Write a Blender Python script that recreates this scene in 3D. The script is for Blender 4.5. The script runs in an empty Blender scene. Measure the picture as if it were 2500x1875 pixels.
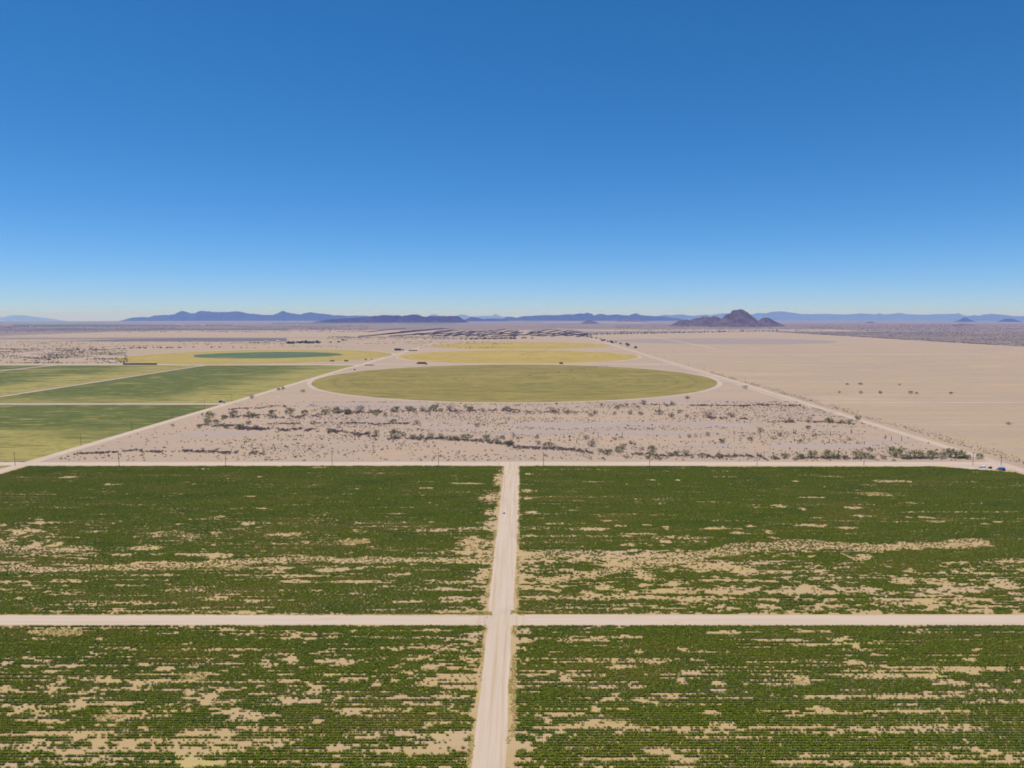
import bpy, bmesh, math, random
import numpy as np
from mathutils import Vector, Matrix, Quaternion

random.seed(7)
rng = np.random.default_rng(7)
scene = bpy.context.scene
COL = scene.collection

# ------------------------------------------------------------------ camera geometry
H = 121.0                       # height of the drone above the ground
FPX, CX, CY = 1667.0, 1272.0, 937.5
PITCH = math.radians(5.65)
SP, CP = math.sin(PITCH), math.cos(PITCH)
RE = 7.433e6                    # earth radius with refraction


def drop(x, y):
    return (x * x + y * y) / (2 * RE)


def ground_at(px, py):
    """a measured point of the photograph -> its place on the (curved) ground, and the distance along the ray per unit"""
    u, v = (px - CX) / FPX, (py - CY) / FPX
    den = SP + v * CP
    h = H
    for _ in range(12):
        t = h / den
        x, y = u * t, (CP - v * SP) * t
        h = H + drop(x, y)
    return x, y, t


def at_distance(px, py, d):
    u, v = (px - CX) / FPX, (py - CY) / FPX
    s = d / (CP - v * SP)
    return u * s, d, H - s * (SP + v * CP)


# ------------------------------------------------------------------ noise
_tab = np.random.default_rng(3).random((256, 256))


def vnoise(x, y):
    x = np.asarray(x, float); y = np.asarray(y, float)
    xi = np.floor(x).astype(int); yi = np.floor(y).astype(int)
    fx = x - xi; fy = y - yi
    fx = fx * fx * (3 - 2 * fx); fy = fy * fy * (3 - 2 * fy)
    a = _tab[yi % 256, xi % 256]; b = _tab[yi % 256, (xi + 1) % 256]
    c = _tab[(yi + 1) % 256, xi % 256]; d = _tab[(yi + 1) % 256, (xi + 1) % 256]
    return (a * (1 - fx) + b * fx) * (1 - fy) + (c * (1 - fx) + d * fx) * fy


def fbm(x, y, octaves=4, seed=0.0):
    x = np.asarray(x, float) + seed * 17.31; y = np.asarray(y, float) + seed * 9.77
    s = 0; a = .5; tot = 0
    for i in range(octaves):
        s = s + a * vnoise(x, y); tot += a
        x = x * 2.03 + 11.3; y = y * 2.03 + 5.7; a *= .55
    return s / tot


# ------------------------------------------------------------------ materials
def lin(r, g, b):
    f = lambda c: (c / 255 / 12.92) if c / 255 <= .04045 else ((c / 255 + .055) / 1.055) ** 2.4
    return (f(r), f(g), f(b))


def mat(name, base, layers=(), rough=.95, spec=.15, rand=0.0, metal=0.0, bump=None, loc=()):
    """layers: (colour, (sx,sy,sz), lo, hi, amount[, detail[, kind]]) each mixed over the one before through its own noise"""
    m = bpy.data.materials.new(name); m.use_nodes = True
    nt = m.node_tree; N = nt.nodes; L = nt.links
    bs = N['Principled BSDF']
    bs.inputs['Roughness'].default_value = rough
    bs.inputs['Specular IOR Level'].default_value = spec
    bs.inputs['Metallic'].default_value = metal
    tc = N.new('ShaderNodeTexCoord')
    cur = None
    for i, ly in enumerate(layers):
        col, sc, lo, hi, amt = ly[:5]
        detail = ly[5] if len(ly) > 5 else 4
        kind = ly[6] if len(ly) > 6 else 'noise'
        mp = N.new('ShaderNodeMapping'); mp.inputs['Scale'].default_value = sc
        mp.inputs['Location'].default_value = (13.7 * i + 3, 7.1 * i, 0)
        L.new(tc.outputs['Object'], mp.inputs['Vector'])
        if kind == 'voronoi':
            nz = N.new('ShaderNodeTexVoronoi'); nz.inputs['Scale'].default_value = 1
            L.new(mp.outputs[0], nz.inputs['Vector']); out = nz.outputs['Distance']
        elif kind in ('xgrad', 'ygrad'):          # a slow change across the field, its border wandering with the noise
            a0, a1, wob = sc
            mp.inputs['Scale'].default_value = (.006, .012, .01)
            nz = N.new('ShaderNodeTexNoise'); nz.inputs['Scale'].default_value = 1; nz.inputs['Detail'].default_value = 6
            L.new(mp.outputs[0], nz.inputs['Vector'])
            sx = N.new('ShaderNodeSeparateXYZ'); L.new(tc.outputs['Object'], sx.inputs[0])
            g = N.new('ShaderNodeMapRange'); g.clamp = False; g.inputs['From Min'].default_value = a0; g.inputs['From Max'].default_value = a1
            L.new(sx.outputs[0 if kind == 'xgrad' else 1], g.inputs['Value'])
            w1 = N.new('ShaderNodeMath'); w1.operation = 'SUBTRACT'; w1.inputs[1].default_value = .5; L.new(nz.outputs['Fac'], w1.inputs[0])
            w2 = N.new('ShaderNodeMath'); w2.operation = 'MULTIPLY_ADD'; w2.inputs[1].default_value = wob
            L.new(w1.outputs[0], w2.inputs[0]); L.new(g.outputs[0], w2.inputs[2]); out = w2.outputs[0]
        elif kind == 'rings':
            ln = N.new('ShaderNodeVectorMath'); ln.operation = 'LENGTH'
            L.new(mp.outputs[0], ln.inputs[0])
            n2 = N.new('ShaderNodeTexNoise'); n2.inputs['Scale'].default_value = .006
            L.new(tc.outputs['Object'], n2.inputs['Vector'])
            ad = N.new('ShaderNodeMath'); ad.operation = 'MULTIPLY_ADD'
            L.new(n2.outputs['Fac'], ad.inputs[0]); ad.inputs[1].default_value = 1.2
            L.new(ln.outputs['Value'], ad.inputs[2])
            nz = N.new('ShaderNodeTexNoise'); nz.noise_dimensions = '1D'; nz.inputs['Scale'].default_value = 1
            nz.inputs['Detail'].default_value = detail
            L.new(ad.outputs[0], nz.inputs['W']); out = nz.outputs['Fac']
            mp.inputs['Location'].default_value = (0, 0, 0)
        else:
            nz = N.new('ShaderNodeTexNoise'); nz.inputs['Scale'].default_value = 1
            nz.inputs['Detail'].default_value = detail
            nz.inputs['Roughness'].default_value = .6
            L.new(mp.outputs[0], nz.inputs['Vector']); out = nz.outputs['Fac']
        mr = N.new('ShaderNodeMapRange'); mr.interpolation_type = 'SMOOTHSTEP'
        mr.inputs['From Min'].default_value = lo; mr.inputs['From Max'].default_value = hi
        mr.inputs['To Max'].default_value = amt
        L.new(out, mr.inputs['Value'])
        mx = N.new('ShaderNodeMix'); mx.data_type = 'RGBA'
        L.new(mr.outputs[0], mx.inputs['Factor'])
        if cur is None:
            mx.inputs['A'].default_value = (*base, 1)
        else:
            L.new(cur, mx.inputs['A'])
        mx.inputs['B'].default_value = (*col, 1)
        cur = mx.outputs['Result']
    for (col, scl, lo, hi, amt) in loc:           # plants of one patch of the field share a tint
        oi = N.new('ShaderNodeObjectInfo'); mp = N.new('ShaderNodeMapping'); mp.inputs['Scale'].default_value = scl
        L.new(oi.outputs['Location'], mp.inputs['Vector'])
        nz = N.new('ShaderNodeTexNoise'); nz.inputs['Scale'].default_value = 1; nz.inputs['Detail'].default_value = 4; L.new(mp.outputs[0], nz.inputs['Vector'])
        mr = N.new('ShaderNodeMapRange'); mr.inputs['From Min'].default_value = lo; mr.inputs['From Max'].default_value = hi; mr.inputs['To Max'].default_value = amt
        L.new(nz.outputs['Fac'], mr.inputs['Value'])
        mx = N.new('ShaderNodeMix'); mx.data_type = 'RGBA'; L.new(mr.outputs[0], mx.inputs['Factor'])
        L.new(cur, mx.inputs['A']); mx.inputs['B'].default_value = (*col, 1); cur = mx.outputs['Result']
    if rand:
        oi = N.new('ShaderNodeObjectInfo')
        hs = N.new('ShaderNodeHueSaturation')
        a = N.new('ShaderNodeMapRange'); a.inputs['To Min'].default_value = 1 - rand; a.inputs['To Max'].default_value = 1 + rand
        L.new(oi.outputs['Random'], a.inputs['Value']); L.new(a.outputs[0], hs.inputs['Value'])
        b = N.new('ShaderNodeMapRange'); b.inputs['To Min'].default_value = .5 - rand * .06; b.inputs['To Max'].default_value = .5 + rand * .06
        sn = N.new('ShaderNodeMath'); sn.operation = 'FRACT'
        ml = N.new('ShaderNodeMath'); ml.operation = 'MULTIPLY'; ml.inputs[1].default_value = 37.7
        L.new(oi.outputs['Random'], ml.inputs[0]); L.new(ml.outputs[0], sn.inputs[0]); L.new(sn.outputs[0], b.inputs['Value'])
        L.new(b.outputs[0], hs.inputs['Hue'])
        if cur is None:
            hs.inputs['Color'].default_value = (*base, 1)
        else:
            L.new(cur, hs.inputs['Color'])
        cur = hs.outputs['Color']
    if cur is None:
        bs.inputs['Base Color'].default_value = (*base, 1)
    else:
        L.new(cur, bs.inputs['Base Color'])
    if bump:
        sc, strength, dist = bump
        mp = N.new('ShaderNodeMapping'); mp.inputs['Scale'].default_value = sc
        L.new(tc.outputs['Object'], mp.inputs['Vector'])
        nz = N.new('ShaderNodeTexNoise'); nz.inputs['Scale'].default_value = 1; nz.inputs['Detail'].default_value = 5
        L.new(mp.outputs[0], nz.inputs['Vector'])
        bp = N.new('ShaderNodeBump'); bp.inputs['Strength'].default_value = strength; bp.inputs['Distance'].default_value = dist
        L.new(nz.outputs['Fac'], bp.inputs['Height']); L.new(bp.outputs[0], bs.inputs['Normal'])
    return m


SAND = (.415, .303, .215)
TAN = (.43, .30, .145)
ROAD = (.53, .42, .325)
STRAW = (.45, .36, .12)
M = {}
M['plain'] = mat('scrub_plain', (.33, .25, .20), [
    ((.15, .115, .095), (.012, .012, .012), .40, .62, .55, 6),
    ((.105, .085, .07), (.09, .09, .09), .47, .60, .85, 5),
    ((.38, .29, .22), (.0011, .0032, .001), .52, .70, .65, 5),
    ((.13, .10, .095), (.0006, .0022, .001), .50, .68, .55, 5)])
M['sand'] = mat('desert_sand', SAND, [
    ((.355, .272, .222), (.004, .018, .01), .42, .68, .75, 6),
    ((.45, .31, .19), (.012, .03, .02), .54, .72, .6, 5),
    ((.34, .255, .195), (.10, .16, .1), .48, .70, .55, 5)], bump=((.8, .8, .8), .35, .3))
M['wash'] = mat('wash_gravel', (.37, .29, .25), [
    ((.345, .275, .245), (.006, .05, .02), .45, .65, .7, 5), ((.46, .35, .27), (.02, .12, .1), .5, .7, .5, 4)],
    bump=((.6, .6, .6), .3, .3))
M['fallow'] = mat('fallow_soil', (.402, .293, .185), [
    ((.35, .267, .20), (.0016, .010, .01), .40, .66, .75, 6),
    ((.46, .335, .22), (.004, .010, .01), .50, .66, .7, 6),
    ((.355, .262, .185), (.012, .020, .01), .50, .68, .6, 5),
    ((.36, .265, .19), (.0011, .030, .01), .50, .62, .55, 4), ((.49, .36, .23), (.0016, .05, .01), .55, .66, .45, 4),
    ((.37, .275, .205), (.03, .05, .1), .48, .64, .5, 4), ((.46, .34, .23), (.09, .12, .1), .52, .66, .4, 3)])
M['dark_fallow'] = mat('grey_fallow_soil', (.30, .24, .205), [((.36, .28, .23), (.002, .02, .01), .45, .7, .7, 5)])
M['soil'] = mat('field_soil', TAN, [
    ((.45, .325, .195), (.01, .05, .02), .45, .65, .75, 5),
    (STRAW, (.022, .07, .05), .56, .70, .75, 5),
    ((.36, .27, .19), (.25, .6, .5), .5, .75, .5, 4)], bump=((1.2, 1.2, 1.2), .4, .2))
M['road'] = mat('packed_dirt', ROAD, [
    ((.45, .32, .205), (.8, .015, .1), .44, .64, .75, 4),
    ((.58, .47, .37), (.5, .008, .1), .50, .68, .6, 3),
    ((.43, .34, .28), (.05, .05, .05), .5, .7, .5, 5)], bump=((1.5, 1.5, 1.5), .3, .1))
M['road_x'] = mat('packed_dirt_cross', ROAD, [
    ((.47, .35, .25), (.014, .5, .1), .47, .66, .65, 4),
    ((.54, .45, .37), (.01, .4, .05), .5, .66, .6, 4),
    ((.45, .29, .15), (.035, .30, .1), .64, .72, .55, 3)], bump=((1.5, 1.5, 1.5), .3, .1))
M['road_far'] = mat('far_dirt', (.50, .385, .30), [((.40, .31, .25), (.02, .02, .02), .45, .7, .7, 4)])


def circle_mat(name, a, b, c):
    return mat(name, a, [
        (b, (.010, .010, .010), .42, .64, .55, 2, 'rings'),
        (c, (.06, .06, .06), .52, .64, .55, 3, 'rings'),
        (b, (.005, .012, .01), .45, .66, .7, 6),
        (c, (.012, .04, .01), .48, .64, .75, 6),
        (b, (.035, .09, .01), .50, .64, .65, 4),
        (c, (.13, .15, .01), .52, .66, .45, 3)], bump=((.4, .4, .4), .5, .4))


M['olive'] = circle_mat('olive_crop', (.228, .183, .045), (.315, .24, .070), (.14, .130, .030))
M['yellow'] = circle_mat('ripe_grain', (.38, .268, .062), (.47, .34, .10), (.29, .212, .05))
M['yellow_green'] = circle_mat('ripening_grain', (.37, .272, .068), (.28, .228, .055), (.44, .325, .095))
M['core'] = mat('green_alfalfa', (.085, .13, .055), [((.15, .17, .07), (.006, .012, .01), .5, .7, .8, 5)])


def leaf_field(name, grads=(), lo=.52, hi=.68, straw=(.365, .295, .088), amt=.8):
    lay = [(straw, (.006, .022, .01), lo, hi, amt, 6), ((.115, .130, .024), (.02, .07, .02), .42, .66, .7, 5)]
    lay += [(straw, g[:3], g[3], g[4], g[5], 6, g[6]) for g in grads]
    lay += [((.092, .108, .018), (.014, .055, .02), .51, .64, .8, 5), (straw, (.026, .09, .02), .53, .66, .7, 5),
            ((.165, .158, .038), (.10, .16, .1), .48, .64, .6, 3)]
    return mat(name, (.082, .102, .016), lay, bump=((.5, .9, .5), .5, .5))


M['leaf_a'] = leaf_field('straw_fringed_crop', [(800, 590, 1.0, .15, .85, .80, 'ygrad')], .54, .70)
M['leaf_b'] = leaf_field('green_crop', [(-640, -430, 1.3, .25, .95, .80, 'xgrad'), (1150, 970, 1.6, .45, 1.1, .55, 'ygrad')], .56, .70)
M['leaf_c'] = leaf_field('patchy_green_crop', [(-1010, -820, 1.2, .1, .9, .8, 'xgrad')], .47, .63)
M['leaf_d'] = leaf_field('far_edge_crop', [], .49, .66)
M['far_green'] = mat('distant_green_crop', (.085, .135, .065), [((.16, .18, .09), (.001, .004, .01), .45, .7, .8, 4)])
M['dusk'] = mat('distant_dark_field', (.145, .125, .13), [((.20, .165, .15), (.002, .01, .01), .45, .7, .7, 4)])
M['hill'] = mat('dark_rock', (.125, .082, .066), [((.22, .145, .115), (.009, .003, .012), .52, .66, .8, 6), ((.17, .115, .095), (.02, .02, .03), .50, .64, .6, 5),
                                               ((.06, .042, .04), (.012, .012, .004), .5, .66, .7, 5)])
M['mesa'] = mat('mesa_rock', (.045, .028, .030), [((.12, .072, .062), (.004, .004, .006), .52, .70, .7, 6)])
M['hill_far'] = mat('far_rock', (.036, .038, .046), [((.065, .058, .062), (.0012, .0012, .002), .5, .68, .75, 6)])

M['crop'] = mat('crop_leaf', (.160, .197, .016), [((.215, .242, .033), (2.5, 2.5, 2.5), .5, .7, .7, 2)], rough=.85, spec=.05, rand=.14,
                loc=[((.235, .222, .034), (.012, .035, .01), .50, .66, .7), ((.115, .165, .022), (.02, .05, .01), .52, .66, .6)])
M['straw'] = mat('dry_weed', (.68, .55, .22), rough=.9, rand=.2)
M['creosote'] = mat('creosote_leaf', (.40, .315, .20), rough=.9, rand=.35)
M['grey_brush'] = mat('grey_brush', (.265, .205, .185), rough=.95, rand=.30)
M['verde'] = mat('palo_verde_leaf', (.27, .27, .10), [((.36, .33, .12), (.8, .8, .8), .48, .65, .7, 3)], rough=.85, rand=.22)
M['mesquite'] = mat('mesquite_leaf', (.215, .21, .105), [((.30, .27, .14), (.8, .8, .8), .48, .65, .7, 3)], rough=.85, rand=.25)
M['strip'] = mat('purple_brush', (.15, .11, .115), rough=.95, rand=.3)
M['plain_brush'] = mat('plain_brush', (.27, .21, .185), rough=.95, rand=.3)
M['far_leaf'] = mat('far_tree_leaf', (.10, .115, .055), rough=.9, rand=.35)
M['bark'] = mat('grey_bark', (.21, .165, .135), rough=.95)
M['cactus'] = mat('cactus_skin', (.10, .125, .06), [((.15, .15, .08), (2, 2, 6), .5, .7, .6, 2)], rough=.8)
M['wood'] = mat('weathered_wood', (.13, .10, .08), [((.19, .155, .13), (3, 3, .6), .45, .65, .8, 3)])
M['iron'] = mat('grey_steel', (.30, .31, .33), rough=.5, metal=.6, spec=.5)
M['blue'] = mat('blue_paint', (.02, .19, .52), [((.015, .12, .36), (1.5, 1.5, 1.5), .5, .7, .6, 4)], rough=.4, spec=.5)
M['navy'] = mat('navy_paint', (.03, .09, .28), [((.02, .06, .2), (1.5, 1.5, 1.5), .5, .7, .6, 4)], rough=.45, spec=.5)
M['white'] = mat('white_paint', (.76, .76, .76), [((.60, .57, .53), (1.2, 1.2, 1.2), .52, .7, .6, 4)], rough=.5, spec=.4)
M['rust'] = mat('rusty_steel', (.16, .075, .05), [((.09, .05, .045), (1.2, 1.2, 1.2), .45, .65, .8, 4)], rough=.8)
M['tyre'] = mat('black_rubber', (.025, .025, .025), rough=.85)
M['hay'] = mat('stacked_hay', (.17, .11, .05), [((.11, .06, .035), (.5, .5, 1.5), .45, .65, .8, 3)])
M['tarp'] = mat('green_tarp', (.085, .095, .045), [((.055, .06, .03), (.3, .3, 1.0), .45, .65, .8, 3)], rough=.6)
M['pipe'] = mat('dark_pipe', (.07, .06, .06), rough=.6)
M['glass'] = mat('dark_glass', (.03, .04, .05), rough=.1, spec=.6)
M['roof'] = mat('metal_roof', (.20, .18, .19), rough=.5, spec=.4)


# ------------------------------------------------------------------ object helpers
def tag(o, label=None, cat=None, group=None, kind=None):
    if label: o['label'] = label
    if cat: o['category'] = cat
    if group: o['group'] = group
    if kind: o['kind'] = kind
    return o


def mesh_obj(name, verts, faces, m, parent=None, smooth=False):
    me = bpy.data.meshes.new(name)
    me.from_pydata([tuple(map(float, v)) for v in verts], [], [tuple(map(int, f)) for f in faces])
    me.materials.append(m)
    if smooth:
        me.polygons.foreach_set('use_smooth', [True] * len(me.polygons))
    me.update()
    o = bpy.data.objects.new(name, me)
    COL.objects.link(o)
    o.parent = parent
    return o


def empty(name, x, y, rz=0.0, z=0.0):
    o = bpy.data.objects.new(name, None); COL.objects.link(o)
    o.empty_display_size = .5
    o.location = (x, y, z - drop(x, y)); o.rotation_euler = (0, 0, rz)
    return o


class MB:
    def __init__(s): s.v = []; s.f = []

    def add(s, v, f):
        k = len(s.v); s.v += [tuple(p) for p in v]; s.f += [tuple(i + k for i in q) for q in f]; return s

    def box(s, x0, x1, y0, y1, z0, z1, bev=.0):
        if bev:
            b = bev
            pr = [(x0 + b, y0), (x1 - b, y0), (x1, y0 + b), (x1, y1 - b), (x1 - b, y1), (x0 + b, y1), (x0, y1 - b), (x0, y0 + b)]
            n = 8
            pin = [(min(max(x, x0 + b), x1 - b), min(max(y, y0 + b), y1 - b)) for x, y in pr]
            v = [(x, y, z0) for x, y in pr] + [(x, y, z1 - b) for x, y in pr] + [(x * .0 + px, py, z1) for (x, y), (px, py) in zip(pr, pin)]
            f = [tuple(range(n))[::-1]]
            for r in (0, n):
                for i in range(n):
                    j = (i + 1) % n; f.append((r + i, r + j, r + n + j, r + n + i))
            f.append(tuple(range(2 * n, 3 * n)))
            return s.add(v, f)
        v = [(x, y, z) for z in (z0, z1) for x, y in ((x0, y0), (x1, y0), (x1, y1), (x0, y1))]
        return s.add(v, [(3, 2, 1, 0), (4, 5, 6, 7), (0, 1, 5, 4), (1, 2, 6, 5), (2, 3, 7, 6), (3, 0, 4, 7)])

    def tube(s, p, q, r0, r1=None, n=8, caps=True):
        r1 = r0 if r1 is None else r1
        p, q = Vector(p), Vector(q); d = (q - p).normalized()
        a = d.orthogonal().normalized(); b = d.cross(a)
        v = []
        for c, r in ((p, r0), (q, r1)):
            for i in range(n):
                t = 2 * math.pi * i / n; v.append(c + (a * math.cos(t) + b * math.sin(t)) * r)
        f = [(i, (i + 1) % n, n + (i + 1) % n, n + i) for i in range(n)]
        if caps: f += [tuple(range(n))[::-1], tuple(range(n, 2 * n))]
        return s.add(v, f)

    def lathe_x(s, prof, z, n=14, y=0.0):
        """a tank lying along x: prof = [(x, r)]"""
        v = []
        for x, r in prof:
            for i in range(n):
                t = 2 * math.pi * i / n; v.append((x, y + r * math.cos(t), z + r * math.sin(t)))
        f = []
        for k in range(len(prof) - 1):
            for i in range(n):
                j = (i + 1) % n; f.append((k * n + i, k * n + j, (k + 1) * n + j, (k + 1) * n + i))
        f += [tuple(range(n)), tuple(range((len(prof) - 1) * n, len(prof) * n))[::-1]]
        return s.add(v, f)

    def lathe_z(s, prof, n=12, x=0.0, y=0.0):
        v = []
        for z, r in prof:
            for i in range(n):
                t = 2 * math.pi * i / n; v.append((x + r * math.cos(t), y + r * math.sin(t), z))
        f = []
        for k in range(len(prof) - 1):
            for i in range(n):
                j = (i + 1) % n; f.append((k * n + i, k * n + j, (k + 1) * n + j, (k + 1) * n + i))
        f += [tuple(range(n))[::-1], tuple(range((len(prof) - 1) * n, len(prof) * n))]
        return s.add(v, f)

    def build(s, name, m, parent=None, smooth=False):
        return mesh_obj(name, s.v, s.f, m, parent, smooth)


def copy_tree(o, parent=None):
    c = o.copy(); COL.objects.link(c); c.parent = parent
    for ch in [k for k in bpy.data.objects if k.parent is o]:
        copy_tree(ch, c)
    return c


# ------------------------------------------------------------------ sheets of ground
def grid_sheet(name, xs, ys, z, m, wob=0.0, label=None, cat='ground', xf=None):
    """a sheet over a grid; its outer edges wander by wob metres"""
    xs = np.asarray(xs, float); ys = np.asarray(ys, float)
    X, Y = np.meshgrid(xs, ys)
    if wob:
        X[:, 0] += (fbm(ys / 9, ys * 0 + 1.3, 4) - .5) * 2 * wob; X[:, -1] += (fbm(ys / 9, ys * 0 + 7.3, 4) - .5) * 2 * wob
        Y[0, :] += (fbm(xs / 9, xs * 0 + 3.3, 4) - .5) * 2 * wob; Y[-1, :] += (fbm(xs / 9, xs * 0 + 9.1, 4) - .5) * 2 * wob
    if xf: X, Y = xf(X, Y)
    Z = z - drop(X, Y)
    nx, ny = len(xs), len(ys)
    v = np.stack([X, Y, Z], -1).reshape(-1, 3)
    f = [(j * nx + i, j * nx + i + 1, (j + 1) * nx + i + 1, (j + 1) * nx + i) for j in range(ny - 1) for i in range(nx - 1)]
    return tag(mesh_obj(name, v, f, m), label, cat, kind='structure')


def steps(a, b, d):
    return np.linspace(a, b, max(2, int(abs(b - a) / d) + 1))


def band(name, pts, w, z, m, wob=.4, step=4.0, label=None, cat='dirt road'):
    """a road along a polyline, width w (number or one per point), edges slightly irregular"""
    pts = [np.array(p, float) for p in pts]
    ws = [w] * len(pts) if np.isscalar(w) else list(w)
    P = []; W = []
    for k in range(len(pts) - 1):
        n = max(1, int(np.linalg.norm(pts[k + 1] - pts[k]) / step))
        for i in range(n):
            P.append(pts[k] + (pts[k + 1] - pts[k]) * i / n); W.append(ws[k] + (ws[k + 1] - ws[k]) * i / n)
    P.append(pts[-1]); W.append(ws[-1]); P = np.array(P); W = np.array(W)
    T = np.gradient(P, axis=0); T /= np.linalg.norm(T, axis=1)[:, None]
    Nn = np.stack([-T[:, 1], T[:, 0]], 1)
    s = np.arange(len(P)) * step
    sd = (abs(hash_s(name + str(z))) % 97)
    e0 = (fbm(s / 11, s * 0 + sd, 4) - .5) * 2 * wob; e1 = (fbm(s / 11, s * 0 + sd + 5.5, 4) - .5) * 2 * wob
    v = []
    for k, off in enumerate((-.5, -.22, .22, .5)):
        o = W * off + (e0 if k == 0 else e1 if k == 3 else 0)
        v.append(P + Nn * o[:, None])
    n = len(P)
    A = np.concatenate(v); Z = z - drop(A[:, 0], A[:, 1])
    f = [(c * n + i + n, c * n + i, c * n + i + 1, c * n + i + 1 + n) for c in range(3) for i in range(n - 1)]
    f = [q[::-1] for q in f]
    me = mesh_obj(name, np.column_stack([A, Z]), f, m)
    if me.data.polygons[0].normal.z < 0:
        me.data.flip_normals()
    return tag(me, label, cat, kind='structure')


def hash_s(s):
    h = 5381
    for c in s: h = (h * 33 + ord(c)) & 0xffffff
    return h


def blob(name, cx, cy, rx, ry, z, m, wob=.12, n=72, label=None, cat='ground', rings=5, centre=False):
    """a round or lens-shaped sheet with a wandering outline; centre=True keeps the object's origin at its middle"""
    a = np.linspace(0, 2 * math.pi, n, endpoint=False)
    k = 1 + (fbm(np.cos(a) * 2.5 + cx * .013, np.sin(a) * 2.5 + cy * .017, 4) - .5) * 2 * wob
    v = [(cx, cy)]
    for r in range(1, rings + 1):
        q = r / rings
        v += list(zip(cx + np.cos(a) * rx * k * q, cy + np.sin(a) * ry * k * q))
    v = np.array(v); Z = z - drop(v[:, 0], v[:, 1])
    f = [(0, 1 + i, 1 + (i + 1) % n) for i in range(n)]
    for r in range(rings - 1):
        b0 = 1 + r * n; b1 = b0 + n
        f += [(b0 + i, b1 + i, b1 + (i + 1) % n, b0 + (i + 1) % n) for i in range(n)]
    V = np.column_stack([v, Z])
    if centre: V = V - np.array([cx, cy, 0])
    o = mesh_obj(name, V, f, m)
    if centre: o.location = (cx, cy, 0)
    return tag(o, label, cat, kind='structure')


def geo_axis(near, far, d0, ratio):
    a = [0.0]; d = d0
    while a[-1] < far:
        a.append(a[-1] + d)
        if a[-1] > near: d *= ratio
    return np.array(a)


ax = geo_axis(3000, 90000, 100, 1.22)
gx = np.concatenate([-ax[::-1][:-1], ax]); ay = geo_axis(4500, 90000, 100, 1.2) - 300
ay = np.concatenate([[-3000, -1200, -600], ay])
grid_sheet('ground', gx, ay, -.05, M['plain'], label='wide brown desert plain dotted with scrub reaching the horizon', cat='desert plain')

# fallow land and natural desert
grid_sheet('desert_ground', steps(-404, 398, 12), steps(548, 975, 12), -.02, M['sand'], wob=2,
           label='pale sandy desert parcel with scattered scrub between the fields', cat='desert')
fallow = grid_sheet('fallow_field', np.linspace(0, 1, 60), steps(60, 4700, 60), -.02, M['fallow'],
                    label='huge bare tan fallow field right of the long dirt road', cat='field',
                    xf=lambda X, Y: (400 + X * (1640 + 20 * np.sin(Y / 300)), Y + X * np.clip((Y - 3300) / 1400, 0, 1) * 1150))
grid_sheet('sand_flat', steps(-404, 398, 40), steps(955, 4000, 40), -.018, M['sand'], wob=4,
           label='bare sandy ground around the three crop circles', cat='ground')
grid_sheet('sand_flat', steps(-1500, -404, 60), steps(1690, 3900, 60), -.022, M['fallow'], wob=6,
           label='bare tan ground around the left crop circle', cat='ground')
grid_sheet('sand_flat', steps(-3600, -1300, 90), steps(1700, 2500, 60), -.030, M['sand'], wob=12,
           label='pale scrubby wash land left of the yellow crop circle', cat='desert')
grid_sheet('sand_flat', steps(-5200, -700, 120), steps(2480, 3650, 90), -.026, M['fallow'], wob=14,
           label='smooth pale sand strip behind the scrubby wash land', cat='desert')
grid_sheet('sand_flat', steps(-3300, 420, 120), steps(3980, 6300, 90), -.024, M['fallow'], wob=14,
           label='tan open ground under the dark brush strips', cat='desert')
grid_sheet('sand_flat', steps(430, 3000, 150), steps(5700, 6600, 120), -.028, M['fallow'], wob=14,
           label='pale sand band behind the tree line right of the long road', cat='desert')
blob('dark_patch', 1010, 3420, 560, 420, .03, M['dark_fallow'], wob=.08, label='greyish darker patch within the bare tan field', cat='field')
for i, (py, x0, x1, lab) in enumerate([(983, 412, 1700, 'pale straight farm track across the bare tan field, nearest to the camera'),
                                       (865, 412, 1500, 'faint pale farm track across the middle of the bare tan field')]):
    _, yy, _ = ground_at(1600, py)
    band('farm_track', [(x0, yy), (x1, yy + 8)], 7 + 10 * i, .02, M['road_far'], wob=1.6, step=12, label=lab, cat='track')
p = [ground_at(*q)[:2] for q in ((1590, 823), (1680, 838), (1745, 851))]
band('farm_track', p, 12, .05, M['road_far'], wob=2, step=20, label='faint pale diagonal track along the greyish patch', cat='track')
p = [ground_at(*q)[:2] for q in ((1870, 858), (1960, 874), (2040, 888))]
band('farm_track', p, 3.5, .05, M['dark_fallow'], wob=1, step=20, label='thin dark diagonal line on the bare tan field', cat='track')

# crop field soil
grid_sheet('field_soil', steps(-404, -3, 8), steps(60, 552, 8), -.012, M['soil'], label='tan soil of the two crop fields left of the centre road', cat='field')
grid_sheet('field_soil', steps(-2.999, 398, 8), steps(60, 552, 8), -.012, M['soil'], label='tan soil of the two crop fields right of the centre road', cat='field')
grid_sheet('field', steps(-1500, -415, 15), steps(566, 931, 12), .02, M['leaf_a'], wob=2, label='green field turning to straw towards the near left corner road', cat='field')
grid_sheet('field', steps(-1500, -412, 15), steps(60, 545, 12), .02, M['leaf_a'], wob=2, label='straw green field left of the corner road nearest to the camera', cat='field')
grid_sheet('field', steps(-783, -414, 12), steps(953, 1695, 12), .02, M['leaf_b'], wob=2, label='dark green field between the two long left roads', cat='field')
grid_sheet('field', steps(-1155, -797, 12), steps(953, 1695, 12), .02, M['leaf_c'], wob=2, label='green field with pale straw bands left of the second long road', cat='field')
grid_sheet('field', steps(-1900, -1175, 20), steps(953, 1695, 15), .02, M['leaf_d'], wob=2, label='green field at the far left edge', cat='field')

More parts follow.
